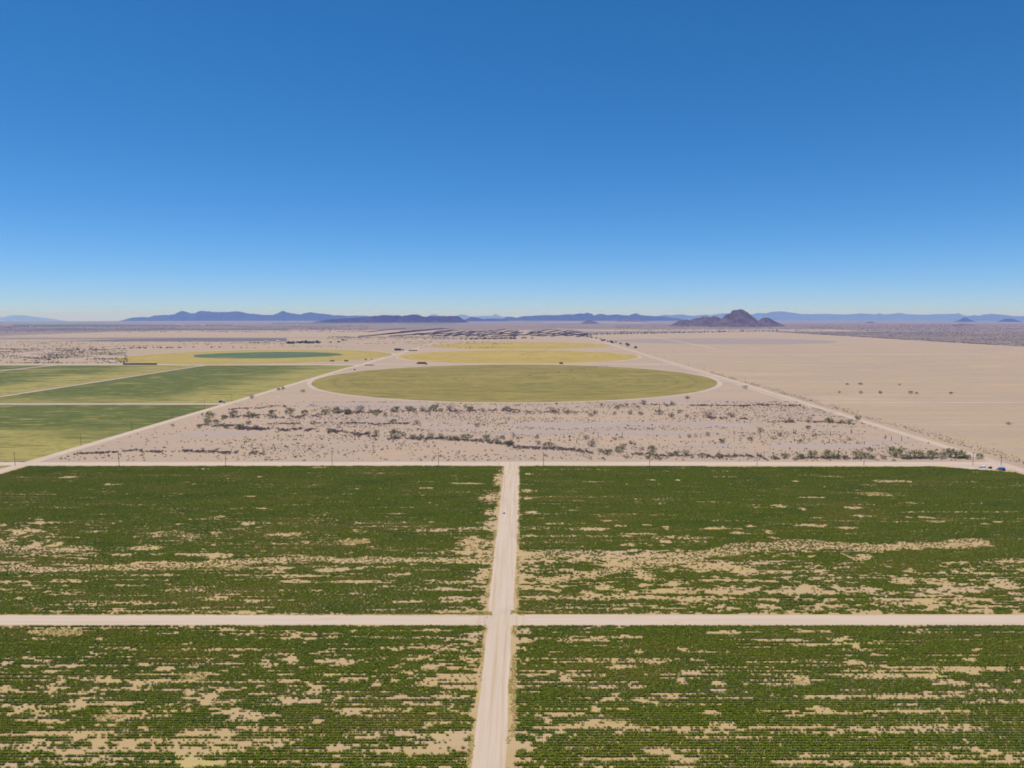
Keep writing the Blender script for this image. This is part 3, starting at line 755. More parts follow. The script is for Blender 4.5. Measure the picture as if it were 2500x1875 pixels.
PATCH = (
    Z(0, 1100, [(590, 228, 100, 10), (585, 260, 30, 6), (1730, 157, 40, 5), (2180, 225, 30, 6), (930, 290, 100, 4), (250, 370, 250, 3), (1600, 330, 12, 5), (2110, 390, 60, 7), (1415, 410, 25, 6), (2190, 490, 40, 8), (1855, 560, 40, 10), (1720, 580, 25, 6), (50, 635, 50, 8), (2100, 620, 60, 15), (70, 775, 70, 24), (1820, 690, 50, 12), (460, 800, 60, 20), (1220, 825, 140, 25), (480, 895, 60, 20), (1030, 880, 90, 8), (1650, 880, 150, 12), (1850, 895, 120, 28), (250, 940, 60, 20), (1180, 945, 70, 15), (1300, 945, 150, 9), (1060, 1035, 30, 10), (450, 1215, 50, 12), (600, 1212, 150, 8), (180, 1245, 50, 10), (1400, 1100, 40, 8), (1840, 1250, 90, 15), (1940, 1215, 90, 8), (950, 1370, 70, 22), (510, 1365, 40, 14), (2150, 1275, 70, 15), (2000, 988, 280, 14), (300, 800, 60, 30), (190, 690, 60, 30), (1310, 695, 60, 14), (720, 840, 40, 14), (1100, 1290, 350, 12), (1200, 1355, 300, 8), (2080, 1370, 150, 14), (100, 1110, 150, 10), (600, 1110, 200, 9)])
    + Z(620, 1100, [(550, 145, 70, 8), (1060, 195, 25, 5), (1455, 318, 60, 9), (1800, 280, 150, 8), (2060, 240, 40, 60), (2010, 400, 90, 40), (2000, 520, 90, 40), (1150, 482, 300, 3), (1200, 535, 60, 8), (1180, 665, 80, 5), (250, 710, 150, 15), (830, 770, 140, 26), (990, 815, 30, 8), (1170, 842, 50, 8), (230, 1000, 80, 32), (650, 1010, 120, 22), (910, 985, 50, 15), (1200, 1045, 90, 20), (450, 1060, 350, 8), (900, 1110, 250, 14), (350, 1105, 120, 14), (1600, 1170, 80, 18), (1720, 1260, 150, 30), (1850, 800, 130, 70), (1950, 1050, 90, 70), (1950, 1250, 80, 60), (1700, 1360, 150, 20), (1560, 670, 90, 10), (2000, 620, 70, 50), (1300, 1280, 150, 12), (1850, 1110, 130, 14)])
    + Z(1240, 1100, [(160, 200, 40, 10), (180, 405, 80, 10), (200, 530, 80, 20), (1005, 287, 15, 6), (1210, 250, 50, 8), (1430, 252, 40, 6), (1250, 285, 60, 4), (1090, 437, 35, 6), (600, 427, 50, 5), (550, 505, 80, 5), (400, 620, 90, 10), (860, 590, 70, 10), (960, 640, 60, 12), (700, 665, 200, 12), (1180, 630, 60, 10), (1330, 645, 30, 22), (190, 720, 40, 15), (1330, 770, 60, 15), (1020, 800, 70, 14), (2040, 640, 40, 10), (1930, 700, 60, 15), (1500, 735, 300, 12), (1750, 660, 120, 12), (1130, 705, 150, 12), (900, 960, 200, 30), (1750, 980, 300, 45), (1150, 1060, 100, 50), (1050, 1230, 180, 26), (800, 1160, 120, 30), (1400, 1190, 200, 30), (1850, 1190, 200, 40), (250, 1240, 120, 20), (700, 1200, 90, 30), (1600, 1260, 250, 30), (350, 1090, 130, 25), (150, 340, 40, 15), (2000, 1020, 150, 40)])
    + Z(1860, 1100, [(590, 222, 110, 8), (270, 260, 40, 7), (1120, 263, 180, 10), (430, 397, 140, 6), (945, 370, 160, 14), (1255, 443, 110, 9), (150, 470, 60, 12), (345, 497, 40, 12), (770, 485, 110, 12), (850, 552, 90, 12), (470, 570, 60, 8), (1380, 570, 70, 12), (1440, 600, 110, 12), (1250, 565, 40, 6), (440, 635, 170, 10), (720, 655, 90, 12), (1880, 620, 40, 8), (1990, 605, 40, 7), (2100, 940, 140, 14), (200, 935, 200, 5), (400, 1015, 160, 12), (1250, 1020, 80, 12), (60, 690, 50, 16), (110, 745, 50, 12), (860, 895, 60, 16), (300, 1190, 350, 35), (850, 1170, 150, 30), (1200, 1110, 150, 25), (1500, 1120, 120, 30), (1100, 1260, 200, 20), (1650, 1180, 350, 25), (2050, 1140, 160, 35), (1350, 1290, 250, 14), (600, 1320, 150, 14), (1900, 1320, 200, 14), (2150, 1210, 90, 20), (200, 1020, 150, 10), (1700, 1000, 200, 7)])
    + Z(0, 1450, [(480, 330, 230, 42), (830, 380, 40, 15), (500, 745, 60, 22), (60, 585, 60, 20), (400, 660, 70, 10), (880, 735, 170, 24), (1390, 630, 90, 28), (1650, 690, 170, 34), (1200, 760, 110, 35), (600, 850, 300, 16), (900, 925, 330, 20), (1750, 920, 80, 28), (950, 1040, 150, 34), (300, 1085, 300, 14), (720, 1185, 350, 20), (1900, 1190, 120, 40), (1450, 1245, 500, 28), (2080, 1040, 130, 40), (1700, 1330, 500, 16), (700, 1335, 250, 14), (1840, 475, 30, 12), (1990, 525, 50, 12), (1500, 740, 400, 10), (1850, 800, 300, 14), (1240, 610, 50, 14), (370, 570, 70, 12), (1100, 800, 300, 10), (1650, 1180, 200, 28), (200, 1195, 200, 14), (1490, 330, 50, 12), (1220, 325, 60, 14), (1920, 305, 80, 8)])
    + Z(620, 1450, [(370, 350, 70, 30), (470, 375, 55, 45), (850, 315, 30, 15), (290, 550, 60, 32), (610, 490, 80, 8), (1000, 380, 40, 7), (1090, 545, 60, 10), (700, 570, 200, 22), (1030, 775, 70, 26), (280, 735, 120, 14), (1500, 760, 160, 26), (850, 720, 130, 16), (400, 910, 250, 18), (1150, 990, 200, 20), (800, 990, 120, 20), (1750, 680, 90, 30), (1800, 560, 130, 30), (1300, 1180, 500, 22), (1000, 1215, 200, 18), (1500, 1340, 200, 14), (700, 1300, 120, 24), (1700, 860, 130, 30), (530, 1080, 40, 10), (1420, 550, 80, 24), (1500, 310, 200, 10), (1850, 1000, 60, 40), (1850, 380, 70, 40), (620, 1450, 120, 14), (1100, 1440, 140, 14), (1300, 880, 200, 12), (1780, 1180, 60, 40), (150, 1290, 100, 18), (1150, 1330, 100, 14), (100, 850, 120, 14)])
    + Z(1240, 1450, [(700, 390, 150, 18), (130, 320, 70, 22), (1000, 365, 160, 14), (1100, 500, 70, 22), (1470, 470, 70, 10), (200, 690, 150, 14), (950, 620, 120, 16), (400, 655, 300, 8), (470, 730, 50, 12), (1050, 750, 70, 16), (1480, 750, 60, 22), (1780, 760, 70, 20), (1800, 820, 100, 12), (1280, 860, 50, 14), (1390, 870, 50, 22), (1200, 920, 80, 14), (200, 830, 70, 16), (740, 1000, 50, 20), (820, 1085, 200, 24), (330, 1075, 30, 30), (1000, 1130, 150, 10), (1850, 1110, 130, 24), (1700, 1010, 100, 18), (300, 1220, 70, 22), (1250, 1330, 130, 32), (1470, 1390, 120, 30), (480, 1020, 400, 6), (500, 1130, 350, 6), (900, 1400, 250, 10), (150, 400, 80, 30), (1850, 330, 150, 16), (1650, 490, 150, 10), (1550, 680, 300, 5), (640, 1440, 90, 16), (2150, 1120, 60, 8), (1250, 580, 100, 10)])
    + Z(1860, 1450, [(200, 395, 200, 14), (650, 385, 120, 18), (800, 450, 40, 12), (960, 520, 90, 14), (780, 580, 70, 24), (1750, 560, 50, 24), (1700, 630, 170, 20), (1780, 665, 60, 30), (2020, 630, 110, 18), (1600, 760, 160, 22), (1880, 775, 120, 14), (300, 735, 110, 30), (250, 700, 150, 8), (1250, 625, 200, 7), (1800, 475, 90, 4), (1050, 870, 1050, 5), (1400, 655, 300, 4), (1000, 690, 500, 4), (480, 975, 130, 18), (600, 1010, 200, 18), (1000, 1035, 50, 14), (100, 990, 150, 6), (1400, 992, 500, 4), (300, 1130, 420, 10), (1250, 1130, 130, 16), (1700, 1120, 100, 18), (575, 1180, 30, 14), (1730, 1255, 14, 24), (1800, 1310, 70, 10), (1970, 1330, 60, 22), (430, 1370, 120, 18), (300, 1420, 200, 10), (680, 1440, 120, 24), (1400, 1418, 800, 6), (2150, 740, 60, 14), (400, 1035, 200, 8), (1650, 840, 100, 16), (520, 430, 300, 6), (400, 320, 150, 8)])
)
STRIPS = [  # half-bare wash bands through the far fields: native polyline, half width
    ([(0, 1388), (120, 1393), (260, 1386), (400, 1381), (520, 1377), (640, 1370), (740, 1365), (880, 1368), (1020, 1369), (1205, 1369)], 7.5, .40),
    ([(1262, 1356), (1420, 1354), (1560, 1366), (1640, 1360), (1740, 1352), (1820, 1340), (1890, 1334), (2010, 1331), (2120, 1339), (2210, 1334), (2290, 1333), (2390, 1326)], 9.5, .36),
    ([(1350, 1420), (1420, 1405), (1500, 1392), (1600, 1375), (1700, 1366)], 8, .34),
    ([(0, 1340), (60, 1345), (200, 1342)], 9, .6),
    ([(380, 1310), (420, 1300), (470, 1312)], 6, .75),
    ([(2060, 1354), (2095, 1368), (2125, 1358)], 4, .35),
]


def crop_points(x0, x1, y0, y1, row, step, zone):
    rows = np.arange(y0, y1, row)
    X = []; Y = []; R = []
    for k, yr in enumerate(rows):
        a = max(x0, -.86 * yr - 25); b = min(x1, .86 * yr + 25)
        if b <= a: continue
        xs = np.arange(a, b, step); xs = xs + rng.uniform(-.45, .45, len(xs)) * step
        X.append(xs); Y.append(np.full(len(xs), yr) + rng.normal(0, .06, len(xs))); R.append(np.full(len(xs), k + int(y0)))
    X = np.concatenate(X); Y = np.concatenate(Y); R = np.concatenate(R)
    n1 = fbm(X / 17, Y / 5.5, 5, 1); n2 = fbm(X / 4.5, Y / 2.0, 3, 2); n3 = fbm(X / 60, R * 5.17, 3, 4)
    n4 = fbm(X / 110, Y / 30, 3, 6)
    v = .37 * n1 + .35 * n2 + .28 * n3
    n5 = fbm(X / 3.2, Y / 1.6, 2, 8); n6 = fbm(X / 34, R * 3.71, 3, 11)
    v = v * .74 + n5 * .26
    thr = zone(X, Y) + (n4 - .5) * .24
    p = np.clip(.5 + (v - thr) / .075, .05, .985)
    p = np.where(n6 > .64, p * .45, p)
    for (cx, cy, rx, ry) in PATCH:
        gx_, gy_, t_ = ground_at(cx, cy)
        if gy_ < y0 - 30 or gy_ > y1 + 30: continue
        _, ya, _ = ground_at(cx, cy + ry); _, yb, _ = ground_at(cx, cy - ry)
        ex = .85 * rx / FPX * t_; ey = max(.85 * (yb - ya) / 2, row * .75); my = (ya + yb) / 2
        idx = np.nonzero((abs(X - gx_) < ex * 1.8) & (abs(Y - my) < ey * 1.8))[0]
        if len(idx) == 0: continue
        e = ((X[idx] - gx_) / ex) ** 2 + ((Y[idx] - my) / ey) ** 2 + (n2[idx] - .5) * 2.6 + (n3[idx] - .5) * 2.2 + (n5[idx] - .5) * 3.0
        p[idx] = np.where(e < 1, np.minimum(p[idx], .12), np.where(e < 1.7, p[idx] * .6, p[idx]))
    part = np.ones(len(X))
    for pl, hw, pr in STRIPS:
        for (a, b), (c, d) in zip(pl[:-1], pl[1:]):
            q0 = np.array(ground_at(a, b)[:2]); q1 = np.array(ground_at(c, d)[:2])
            _, ya, _ = ground_at(a, b + hw); _, yb, _ = ground_at(a, b - hw)
            w = (yb - ya) / 2
            dv = q1 - q0; Lq = dv @ dv
            s = np.clip(((X - q0[0]) * dv[0] + (Y - q0[1]) * dv[1]) / Lq, 0, 1)
            dist = np.hypot(X - q0[0] - s * dv[0], Y - q0[1] - s * dv[1])
            inside = dist < w * (1 + (n1 - .5) * 2.2 + (n2 - .5) * .8)
            part[inside] = np.minimum(part[inside], pr)
    weak = part < 1
    p = np.where(weak, np.minimum(part * (.5 + n1), p), p)
    keep = rng.random(len(X)) < p
    sc = rng.uniform(.72, 1.22, len(X)) * (.66 + .40 * n1 + .36 * n4)
    sc *= np.where(p < .3, .62, np.where(p < .75, .85, 1.0))
    sc = np.where(weak, sc * .8, sc)
    return X[keep], Y[keep], sc[keep]


def zone_far_left(X, Y):
    t = np.where(Y > 395, .30, .385)
    t = np.where((Y > 320) & (Y < 350), t + .02, t)
    t = np.where(X < -230, t + .02, t)
    return t + np.clip((X + 34) / 20, 0, 1) * .13


def zone_far_right(X, Y):
    t = np.where(Y > 372, .29, np.where(Y > 345, .34, .43))
    t = np.where(Y < 282, .41, t)
    t = np.where((X > 150) & (Y > 330) & (Y < 372), .30, t)
    return t + np.clip((8 - X) / 9, 0, 1) * .10


def zone_near_left(X, Y):
    t = np.where(Y > 232, .33, np.where(Y > 214, .40, .43))
    t = np.where(Y < 182, .355, t)
    return t + np.clip((X + 45) / 32, 0, 1) * .09


def zone_near_right(X, Y):
    t = np.where(X > 40, .275, .36)
    t = np.where((Y < 205) & (X > 30), .265, t)
    return t + np.clip((10 - X) / 12, 0, 1) * .08


CROPS = [
    ('crop_rows', -399, -15.2, 268.6, 546, 1.2, .74, zone_far_left, 'green crop rows left of the middle road, beyond the cross road'),
    ('crop_rows', -.4, 385, 268.8, 546, 1.2, .74, zone_far_right, 'green crop rows right of the middle road, beyond the cross road'),
    ('crop_rows', -260, -14.6, 120, 258.0, 1.2, .56, zone_near_left, 'green crop rows left of the middle road, nearest to the camera'),
    ('crop_rows', -1.2, 260, 120, 257.6, 1.2, .56, zone_near_right, 'green crop rows right of the middle road, nearest to the camera'),
]
for i, (nm, a, b, c, d, row, stp, zn, lab) in enumerate(CROPS):
    X, Y, S = crop_points(a, b, c, d, row, stp, zn)
    e = (fbm(X / 14, X * 0 + i, 4) - .5)
    lim = np.where(c > 200, 545 - 5 * np.abs(e) - np.where((X > 150) & (X < 330), 2.5, 0), 999)
    if c > 200 and a > -10: lim = np.minimum(lim, np.where(X > 330, 545 - (X - 330) * .42, 999))
    k = Y < lim
    X, Y, S = X[k], Y[k], S[k]
    scatter(nm, X, Y, S, P_CROP, lab, 'crop', seed=20 + i, rotz=rng.normal(0, .12, len(X)) + math.pi * rng.integers(0, 2, len(X)),
            stretch=(1.35 if c > 200 else 1.12, 1.0, 1.0))

# yellow weeds along the verges and in bare spots
def verge(x0, x1, y0, y1, n, sd):
    r = np.random.default_rng(sd)
    x = r.uniform(x0, x1, n); y = r.uniform(y0, y1, n)
    k = fbm(x / 3, y / 9, 4, sd) > .50
    return x[k], y[k]


vx = []; vy = []
for q in [(-15.0, -13.4, 130, 258, 900, 1), (-4.0, -1.8, 130, 258, 1700, 2), (-15.4, -13.8, 268, 545, 1500, 3), (-2.2, -.9, 268, 545, 1100, 4),
          (-22, -12, 267.4, 270.5, 700, 5), (-4, 1.5, 267.5, 271.5, 420, 6), (-300, -15, 267.4, 268.4, 1500, 7)]:
    a, b = verge(*q); vx.append(a); vy.append(b)
for (cx, cy, rx, ry) in [(139, 1545, 60, 11), (265, 1750, 40, 10), (472, 1650, 40, 10), (20, 1325, 18, 5), (139, 1360, 16, 5), (72, 1373, 16, 5), (565, 1386, 70, 4), (862, 1322, 36, 6), (2133, 1206, 45, 4), (790, 1142, 20, 2.5), (2260, 1272, 34, 5), (2225, 1229, 30, 2.5), (1520, 1760, 60, 6), (1945, 1663, 30, 8)]:
    gx_, gy_, t_ = ground_at(cx, cy); _, ya, _ = ground_at(cx, cy + ry); _, yb, _ = ground_at(cx, cy - ry)
    n = int(min(1500, 3.4 * (rx / FPX * t_) * (yb - ya)))
    a = rng.uniform(0, 6.283, n); q = np.sqrt(rng.random(n))
    vx.append(gx_ + np.cos(a) * q * rx / FPX * t_); vy.append((ya + yb) / 2 + np.sin(a) * q * (yb - ya) / 2)
vx = np.concatenate(vx); vy = np.concatenate(vy)
scatter('dry_weeds', vx, vy, rng.uniform(.5, 1.15, len(vx)), P_WEED, 'yellow dry weeds along the road verges and bare field spots', 'weeds', seed=50)

# ------------------------------------------------------------------ desert scrub
def zc(zx, x, y): return zx + x / 3.456, 730 + y / 3.456


x = rng.uniform(-398, 392, 16000); y = rng.uniform(566, 968, 16000)
dn = fbm(x / 60, y / 25, 4, 9)
k = (dn + rng.normal(0, .13, len(x))) > .47
for (a, b, c, d) in WASH:
    k &= (((x - a) / c) ** 2 + ((y - b) / d) ** 2) > .9 + .3 * (fbm(x / 12, y / 12, 2, 2) - .5)
k &= ~((x < -300 + (y - 566) * .1) & (y > 590) & (rng.random(len(x)) < .8))
k &= ((x + 12) ** 2 + (y - 1342) ** 2) > 398 ** 2
x, y = x[k], y[k]
keep = []
cell = {}
for i in range(len(x)):                       # no two closer than 3 m
    c = (int(x[i] // 3), int(y[i] // 3))
    if c in cell: continue
    cell[c] = 1; keep.append(i)
x, y = x[keep], y[keep]
s = rng.uniform(.75, 1.6, len(x)) * (.85 + .5 * (rng.random(len(x)) < .15))
order = np.argsort(-s / np.hypot(y, 120))
for i in order[:300]:
    o = bpy.data.objects.new('creosote_bush', BUSH_M[i % len(BUSH_M)]); COL.objects.link(o)
    o.location = (x[i], y[i], -.01 - drop(x[i], y[i])); o.rotation_euler = (0, 0, rng.random() * 6.28); o.scale = (s[i] * 1.1, s[i] * 1.1, s[i])
    tag(o, 'small olive brown creosote bush dotting the open sand of the desert parcel', 'bush', 'creosote bushes dotting the desert parcel')
r_ = order[300:]
scatter('creosote_scrub', x[r_], y[r_], s[r_], P_BUSH, 'farther small olive brown bushes speckling the desert parcel', 'scrub', seed=61)

# grey brush that fills the wash lines, as measured polylines
LINES = [(0, [(1640, 1068), (1900, 1070), (2212, 1085)], 12, 1), (620, [(0, 1085), (330, 1095), (520, 1108), (750, 1128), (940, 1135), (1040, 1150)], 12, 1),
         (620, [(1130, 1168), (1500, 1172), (1800, 1190), (2180, 1232)], 11, .7), (1240, [(0, 1240), (440, 1255), (580, 1262), (700, 1272)], 12, .8),
         (1240, [(1060, 1305), (1250, 1312), (1700, 1325), (2212, 1332)], 9, .4), (1860, [(0, 1335), (700, 1335), (1750, 1340)], 9, .5),
         (0, [(1950, 975), (2212, 985)], 12, .9), (620, [(0, 980), (300, 985), (500, 975), (900, 955)], 13, .9), (620, [(900, 950), (1300, 940), (1700, 945), (2212, 938)], 9, .5),
         (1240, [(0, 935), (400, 945), (700, 950)], 13, .45), (1240, [(1530, 893), (2212, 888)], 6, .6), (1860, [(0, 888), (350, 893)], 7, .7),
         (1240, [(1700, 1000), (2212, 1018)], 7, .45), (1860, [(0, 1025), (250, 1030), (750, 1040)], 8, .4), (0, [(600, 1305), (1100, 1275), (1500, 1278), (2212, 1300)], 7, .45),
         (620, [(100, 1050), (420, 1042), (1000, 1048), (1300, 1045)], 6, .35), (1240, [(900, 895), (1400, 885)], 12, .35), (0, [(1930, 922), (2212, 915)], 5, .5),
         (620, [(0, 905), (500, 890)], 7, .25)]
bx = []; by = []
for zx, pl, hw, dens in LINES:
    for (a, b), (c, d) in zip(pl[:-1], pl[1:]):
        p = np.array(ground_at(*zc(zx, a, b + 8))[:2]); q = np.array(ground_at(*zc(zx, c, d + 8))[:2])
        _, ya, _ = ground_at(*zc(zx, a, b + 8 + hw)); _, yb, _ = ground_at(*zc(zx, a, b + 8 - hw))
        n = int(np.linalg.norm(q - p) * dens * 3.4)
        u = rng.random(n); e = (rng.normal(0, .55, n) + (fbm(u * np.linalg.norm(q - p) / 35, u * 0 + a, 3) - .5) * 3.0) * (yb - ya) / 2
        xx = p[0] + (q[0] - p[0]) * u + rng.normal(0, 1, n); yy = p[1] + (q[1] - p[1]) * u + e
        kk = fbm(xx / 10, yy / 12, 3, 12) > .43
        bx.append(xx[kk]); by.append(yy[kk])
bx = np.concatenate(bx); by = np.concatenate(by)
k = (bx > -400) & (bx < 392)
bx, by = bx[k], by[k]
scatter('grey_brush', bx, by, rng.uniform(.55, 1.35, len(bx)), P_BRUSH, 'low grey purple brush filling the wash lines of the desert parcel', 'brush', seed=62)

# verge scrub along the right road and the fallow side
n = 1500
ry = rng.uniform(545, 1500, n) ; rx = 410 + np.abs(rng.normal(0, 12, n)) * (1 - .5 * np.clip((ry - 600) / 700, 0, 1)) + rng.uniform(0, 4, n)
k = fbm(rx / 9, ry / 24, 3, 20) > .47
scatter('verge_scrub', rx[k], ry[k], rng.uniform(.5, 1.15, k.sum()), P_BUSH, 'low olive scrub along the far side of the long right road', 'scrub', seed=63)

# scattered far scrub on the plain
def region_scrub(name, px0, px1, py0, py1, n, lo, scl, label, seed, sx=150, sy=60, proto=None):
    r = np.random.default_rng(seed)
    a = [ground_at((px0 + px1) / 2, py1)[1], ground_at((px0 + px1) / 2, py0)[1]]
    yy = np.sqrt(r.uniform(a[0] ** 2, a[1] ** 2, n)); pxs = r.uniform(px0, px1, n)
    xx = (pxs - CX) / FPX * yy
    kk = fbm(xx / sx, yy / sy, 4, seed) > lo
    kk &= ~((xx > 380) & (xx < 2050) & (yy > 500) & (yy < 4720 + .55 * np.clip(xx - 420, 0, 1700)))
    xx, yy = xx[kk], yy[kk]
    scatter(name, xx, yy, r.uniform(.6, 1.3, len(xx)) * scl, proto or P_FARBUSH, label, 'scrub', seed=seed)


region_scrub('wash_scrub', -60, 310, 851, 887, 5200, .50, .62, 'grey green bushes thick in the wash land at far left', 71, 60, 40)
region_scrub('plain_scrub', -60, 1250, 833, 850, 2600, .52, .75, 'sparse dark bushes on the tan ground before the farmstead', 72)
region_scrub('plain_scrub', 1880, 2560, 812, 852, 8000, .40, .85, 'dark bushes thick on the right plain beyond the tan field', 73, 200, 90, P_PLAIN)
region_scrub('plain_scrub', 1500, 2560, 792, 815, 9000, .44, 1.5, 'dark scrub speckling the plain before the rocky butte', 74, 300, 160, P_PLAIN)
region_scrub('plain_scrub', -60, 900, 794, 812, 8000, .46, 1.5, 'dark scrub speckling the far left plain', 75, 300, 160, P_PLAIN)
region_scrub('plain_scrub', 800, 1260, 821, 829, 1800, .46, .9, 'dark bushes between the brush strips and the farm track', 76)

n = 900
yy = rng.uniform(2850, 5700, n); xx = 2052 + rng.normal(0, 9, n)
k = fbm(yy / 60, xx / 40, 3, 5) > .40
scatter('boundary_scrub', xx[k], yy[k], rng.uniform(.6, 1.3, k.sum()), P_FARBUSH, 'dark scrub line along the far right border of the bare tan field', 'scrub', seed=79)

# winding dark brush strips in the distance
sx_ = []; sy_ = []
strips = []
r = np.random.default_rng(81)
for row, py in enumerate((809.5, 812, 815, 818, 821)):
    px = 1000 - 190 * (row / 4) * .7 + r.uniform(0, 20) if row else 900
    while px < 1395 + row * 8:
        L_ = (r.uniform(60, 130) if px < 1000 else r.uniform(14, 34)); slope = -.085 if px < 1000 else -.13 + r.normal(0, .05)
        if not (1262 < px < 1278): strips.append((px, py + r.normal(0, .5), L_, slope))
        px += L_ * (.75 if px < 1000 else .9) + r.uniform(3, 12)
for (px, py, L_, sl) in strips:
    n = int(L_ * 6)
    u = r.random(n)
    for uu in u:
        gx_, gy_, t_ = ground_at(px + uu * L_, py + uu * L_ * sl + .9 * math.sin(uu * 5 + px) * .5)
        sx_.append(gx_ + r.normal(0, 6)); sy_.append(gy_ + r.normal(0, 13))
P_STRIP = proto_collection('strip_kinds', [bush_mesh(60 + i, M['strip'], r0=3.0, h=1.7, n=12, per=5, sz=.8) for i in range(4)])
scatter('brush_strips', np.array(sx_), np.array(sy_), r.uniform(1.0, 1.8, len(sx_)), P_STRIP, 'dark purple brush growing in winding strips on far tan ground', 'brush', seed=82)

# ------------------------------------------------------------------ individual trees and shrubs of the parcel
TREES = []   # (native x, base y, width px, kind)
def add(zx, kind, lst, base=18, w=46):
    for q in lst:
        x_, y_ = q[0], q[1]; ww = q[2] if len(q) > 2 else w
        TREES.append((*zc(zx, x_, y_ + base), ww / 3.456, kind, 'r' if (zx == 1860 and y_ > 1290) or (zx == 1240 and y_ > 1295) else
                      'u' if y_ < 1000 and zx < 1860 and y_ > 820 else 'l' if y_ > 1125 and zx < 1860 else 'f' if zx == 1860 and y_ < 800 else 'o'))


add(1860, 'verde', [(190, 1312, 58), (430, 1305, 84), (555, 1318, 90), (810, 1310, 84), (875, 1316, 74), (1130, 1300, 125), (1300, 1312, 96), (1385, 1316, 70), (1440, 1308, 92), (1590, 1306, 100), (1670, 1312, 92), (1835, 1318, 60), (1025, 1322, 50)], base=28)
add(1860, 'mesquite', [(1215, 1325, 60), (1520, 1318, 66), (640, 1325, 56), (330, 1325, 60), (1735, 1325, 50), (100, 1328, 46), (700, 1328, 50), (935, 1325, 56)], base=24)
add(620, 'mesquite', [(150, 955, 56), (300, 952, 70), (605, 955, 72), (695, 945, 76), (795, 955, 66), (1050, 945), (1190, 935, 76), (1105, 962, 34), (1350, 937, 50), (1515, 925, 76), (1830, 925, 54), (1470, 938, 40), (2130, 925, 60), (2165, 1215, 60), (1175, 1032, 56), (2095, 1160, 40), (430, 962, 60)])
add(620, 'verde', [(1305, 922, 60), (1580, 932, 40), (1790, 905, 40), (1030, 962, 50), (1190, 1140, 80), (1340, 1160, 54), (1640, 1165, 44), (1695, 1172, 56), (1800, 1170, 70), (1965, 1165, 54), (1885, 1060, 44), (640, 1115, 44), (412, 768, 36), (210, 752, 30), (245, 745, 30)])
add(620, 'grey', [(895, 935, 90), (1650, 918, 70), (1420, 930, 60), (1930, 930, 50), (1030, 1130, 60), (1262, 1140, 60), (1410, 1155, 54), (1490, 1155, 66), (1580, 1160, 64), (2045, 1200, 80), (2130, 1212, 50), (1375, 1038, 60), (1760, 1155, 40), (960, 1125, 50), (985, 940, 46)])
add(1240, 'grey', [(25, 1212, 60), (258, 1210, 50), (705, 1225, 86), (780, 1275, 60), (970, 1245, 64), (1035, 1205, 44), (1070, 1215, 36), (1135, 1255, 40), (660, 1165, 56), (85, 1165, 40), (380, 940, 64), (735, 952, 50), (900, 955, 40), (1030, 955, 56), (1380, 980, 62), (1510, 980, 44), (1690, 982, 86), (1885, 978, 70), (1145, 875, 60), (790, 885, 40), (1685, 1135, 50), (1530, 1150, 46), (2130, 1105, 60), (1500, 1302, 90), (905, 1172, 40)])
add(1240, 'mesquite', [(310, 1222, 40), (355, 1220, 50), (830, 1292, 70), (865, 1275, 34), (245, 1160, 36), (500, 950, 40), (700, 972, 44), (1120, 960, 44), (1275, 955, 66), (1450, 945, 44), (925, 910, 40), (1370, 1305, 46), (1420, 1300, 56), (2045, 1175, 50), (1805, 1195, 46), (1180, 1330, 44), (1245, 1330, 60), (1640, 1318, 60), (1780, 1322, 56)])
add(1240, 'verde', [(935, 1270, 76), (1215, 1270, 70), (1095, 900, 30), (1385, 880, 44), (1515, 825, 40), (2000, 738, 40), (410, 874, 26)])
add(1860, 'grey', [(240, 1020, 60), (395, 1025, 56), (670, 1030, 44), (735, 1030, 50), (155, 1140, 50), (740, 1175, 44), (95, 1165, 36), (450, 1138, 44)])
add(1860, 'mesquite', [(570, 1025, 70), (388, 1078, 44), (320, 1193, 40), (805, 1003, 50), (910, 1265, 44)])
add(1860, 'mesquite', [(720, 717, 26), (833, 715, 30), (835, 790, 30), (1000, 790, 32), (1255, 790, 34), (1305, 793, 26), (1595, 793, 30), (655, 785, 22), (1160, 720, 20)], base=8)
add(1860, 'verde', [(2085, 1050, 36)], base=10)
add(0, 'mesquite', [(1970, 965, 66), (1895, 990, 50), (2100, 965, 46), (2145, 970, 40), (1820, 1030, 50), (2020, 1075, 60), (2100, 1040, 44)])
add(0, 'verde', [(1755, 1045, 74), (1760, 985, 80)])
add(0, 'grey', [(2160, 1080, 60), (2125, 822, 46), (1680, 1070, 50), (1460, 1056, 36)])

DESC = {'verde': 'pale green palo verde tree', 'mesquite': 'dark olive mesquite tree', 'grey': 'grey bare branched shrub'}
NAMES = {'verde': 'palo_verde_tree', 'mesquite': 'mesquite_tree', 'grey': 'bare_shrub'}
ZONE = {'r': 'in the thicket beside the parcel road', 'u': 'along the parcel upper brush line', 'l': 'along the parcel lower brush line',
        'o': 'on the open parcel sand', 'f': 'on the bare tan field'}
PROTO = {'verde': [], 'mesquite': [], 'grey': []}
for i in range(5):
    for kd, w_, h_ in (('verde', 6.0, 4.6), ('mesquite', 5.6, 4.0)):
        b, V, F = tree_parts(i + (0 if kd == 'verde' else 30), w_, h_, kd)
        tm = raw_mesh('trunk', b.v, b.f, M['bark']); cm = raw_mesh('crown', V, F, M[kd]); PROTO[kd].append((tm, cm, w_))
    b = twig_fan(i, 5.0, 4.0, 26, .055, 1000)
    tm = raw_mesh('branches', b.v, b.f, M['bark'])
    r = np.random.default_rng(1200 + i); cs = []
    for _ in range(36):
        a = r.random() * 6.283; q = r.random() ** .5 * 2.3; cs.append((math.cos(a) * q, math.sin(a) * q, (.4 + 2.9 * r.random()) * (1 - .4 * (q / 2.5) ** 2)))
    V, F = leaf_cloud(cs, 5, .22, .15, 1300 + i)
    PROTO['grey'].append((tm, raw_mesh('twigs', V, F, M['grey_brush']), 5.0))


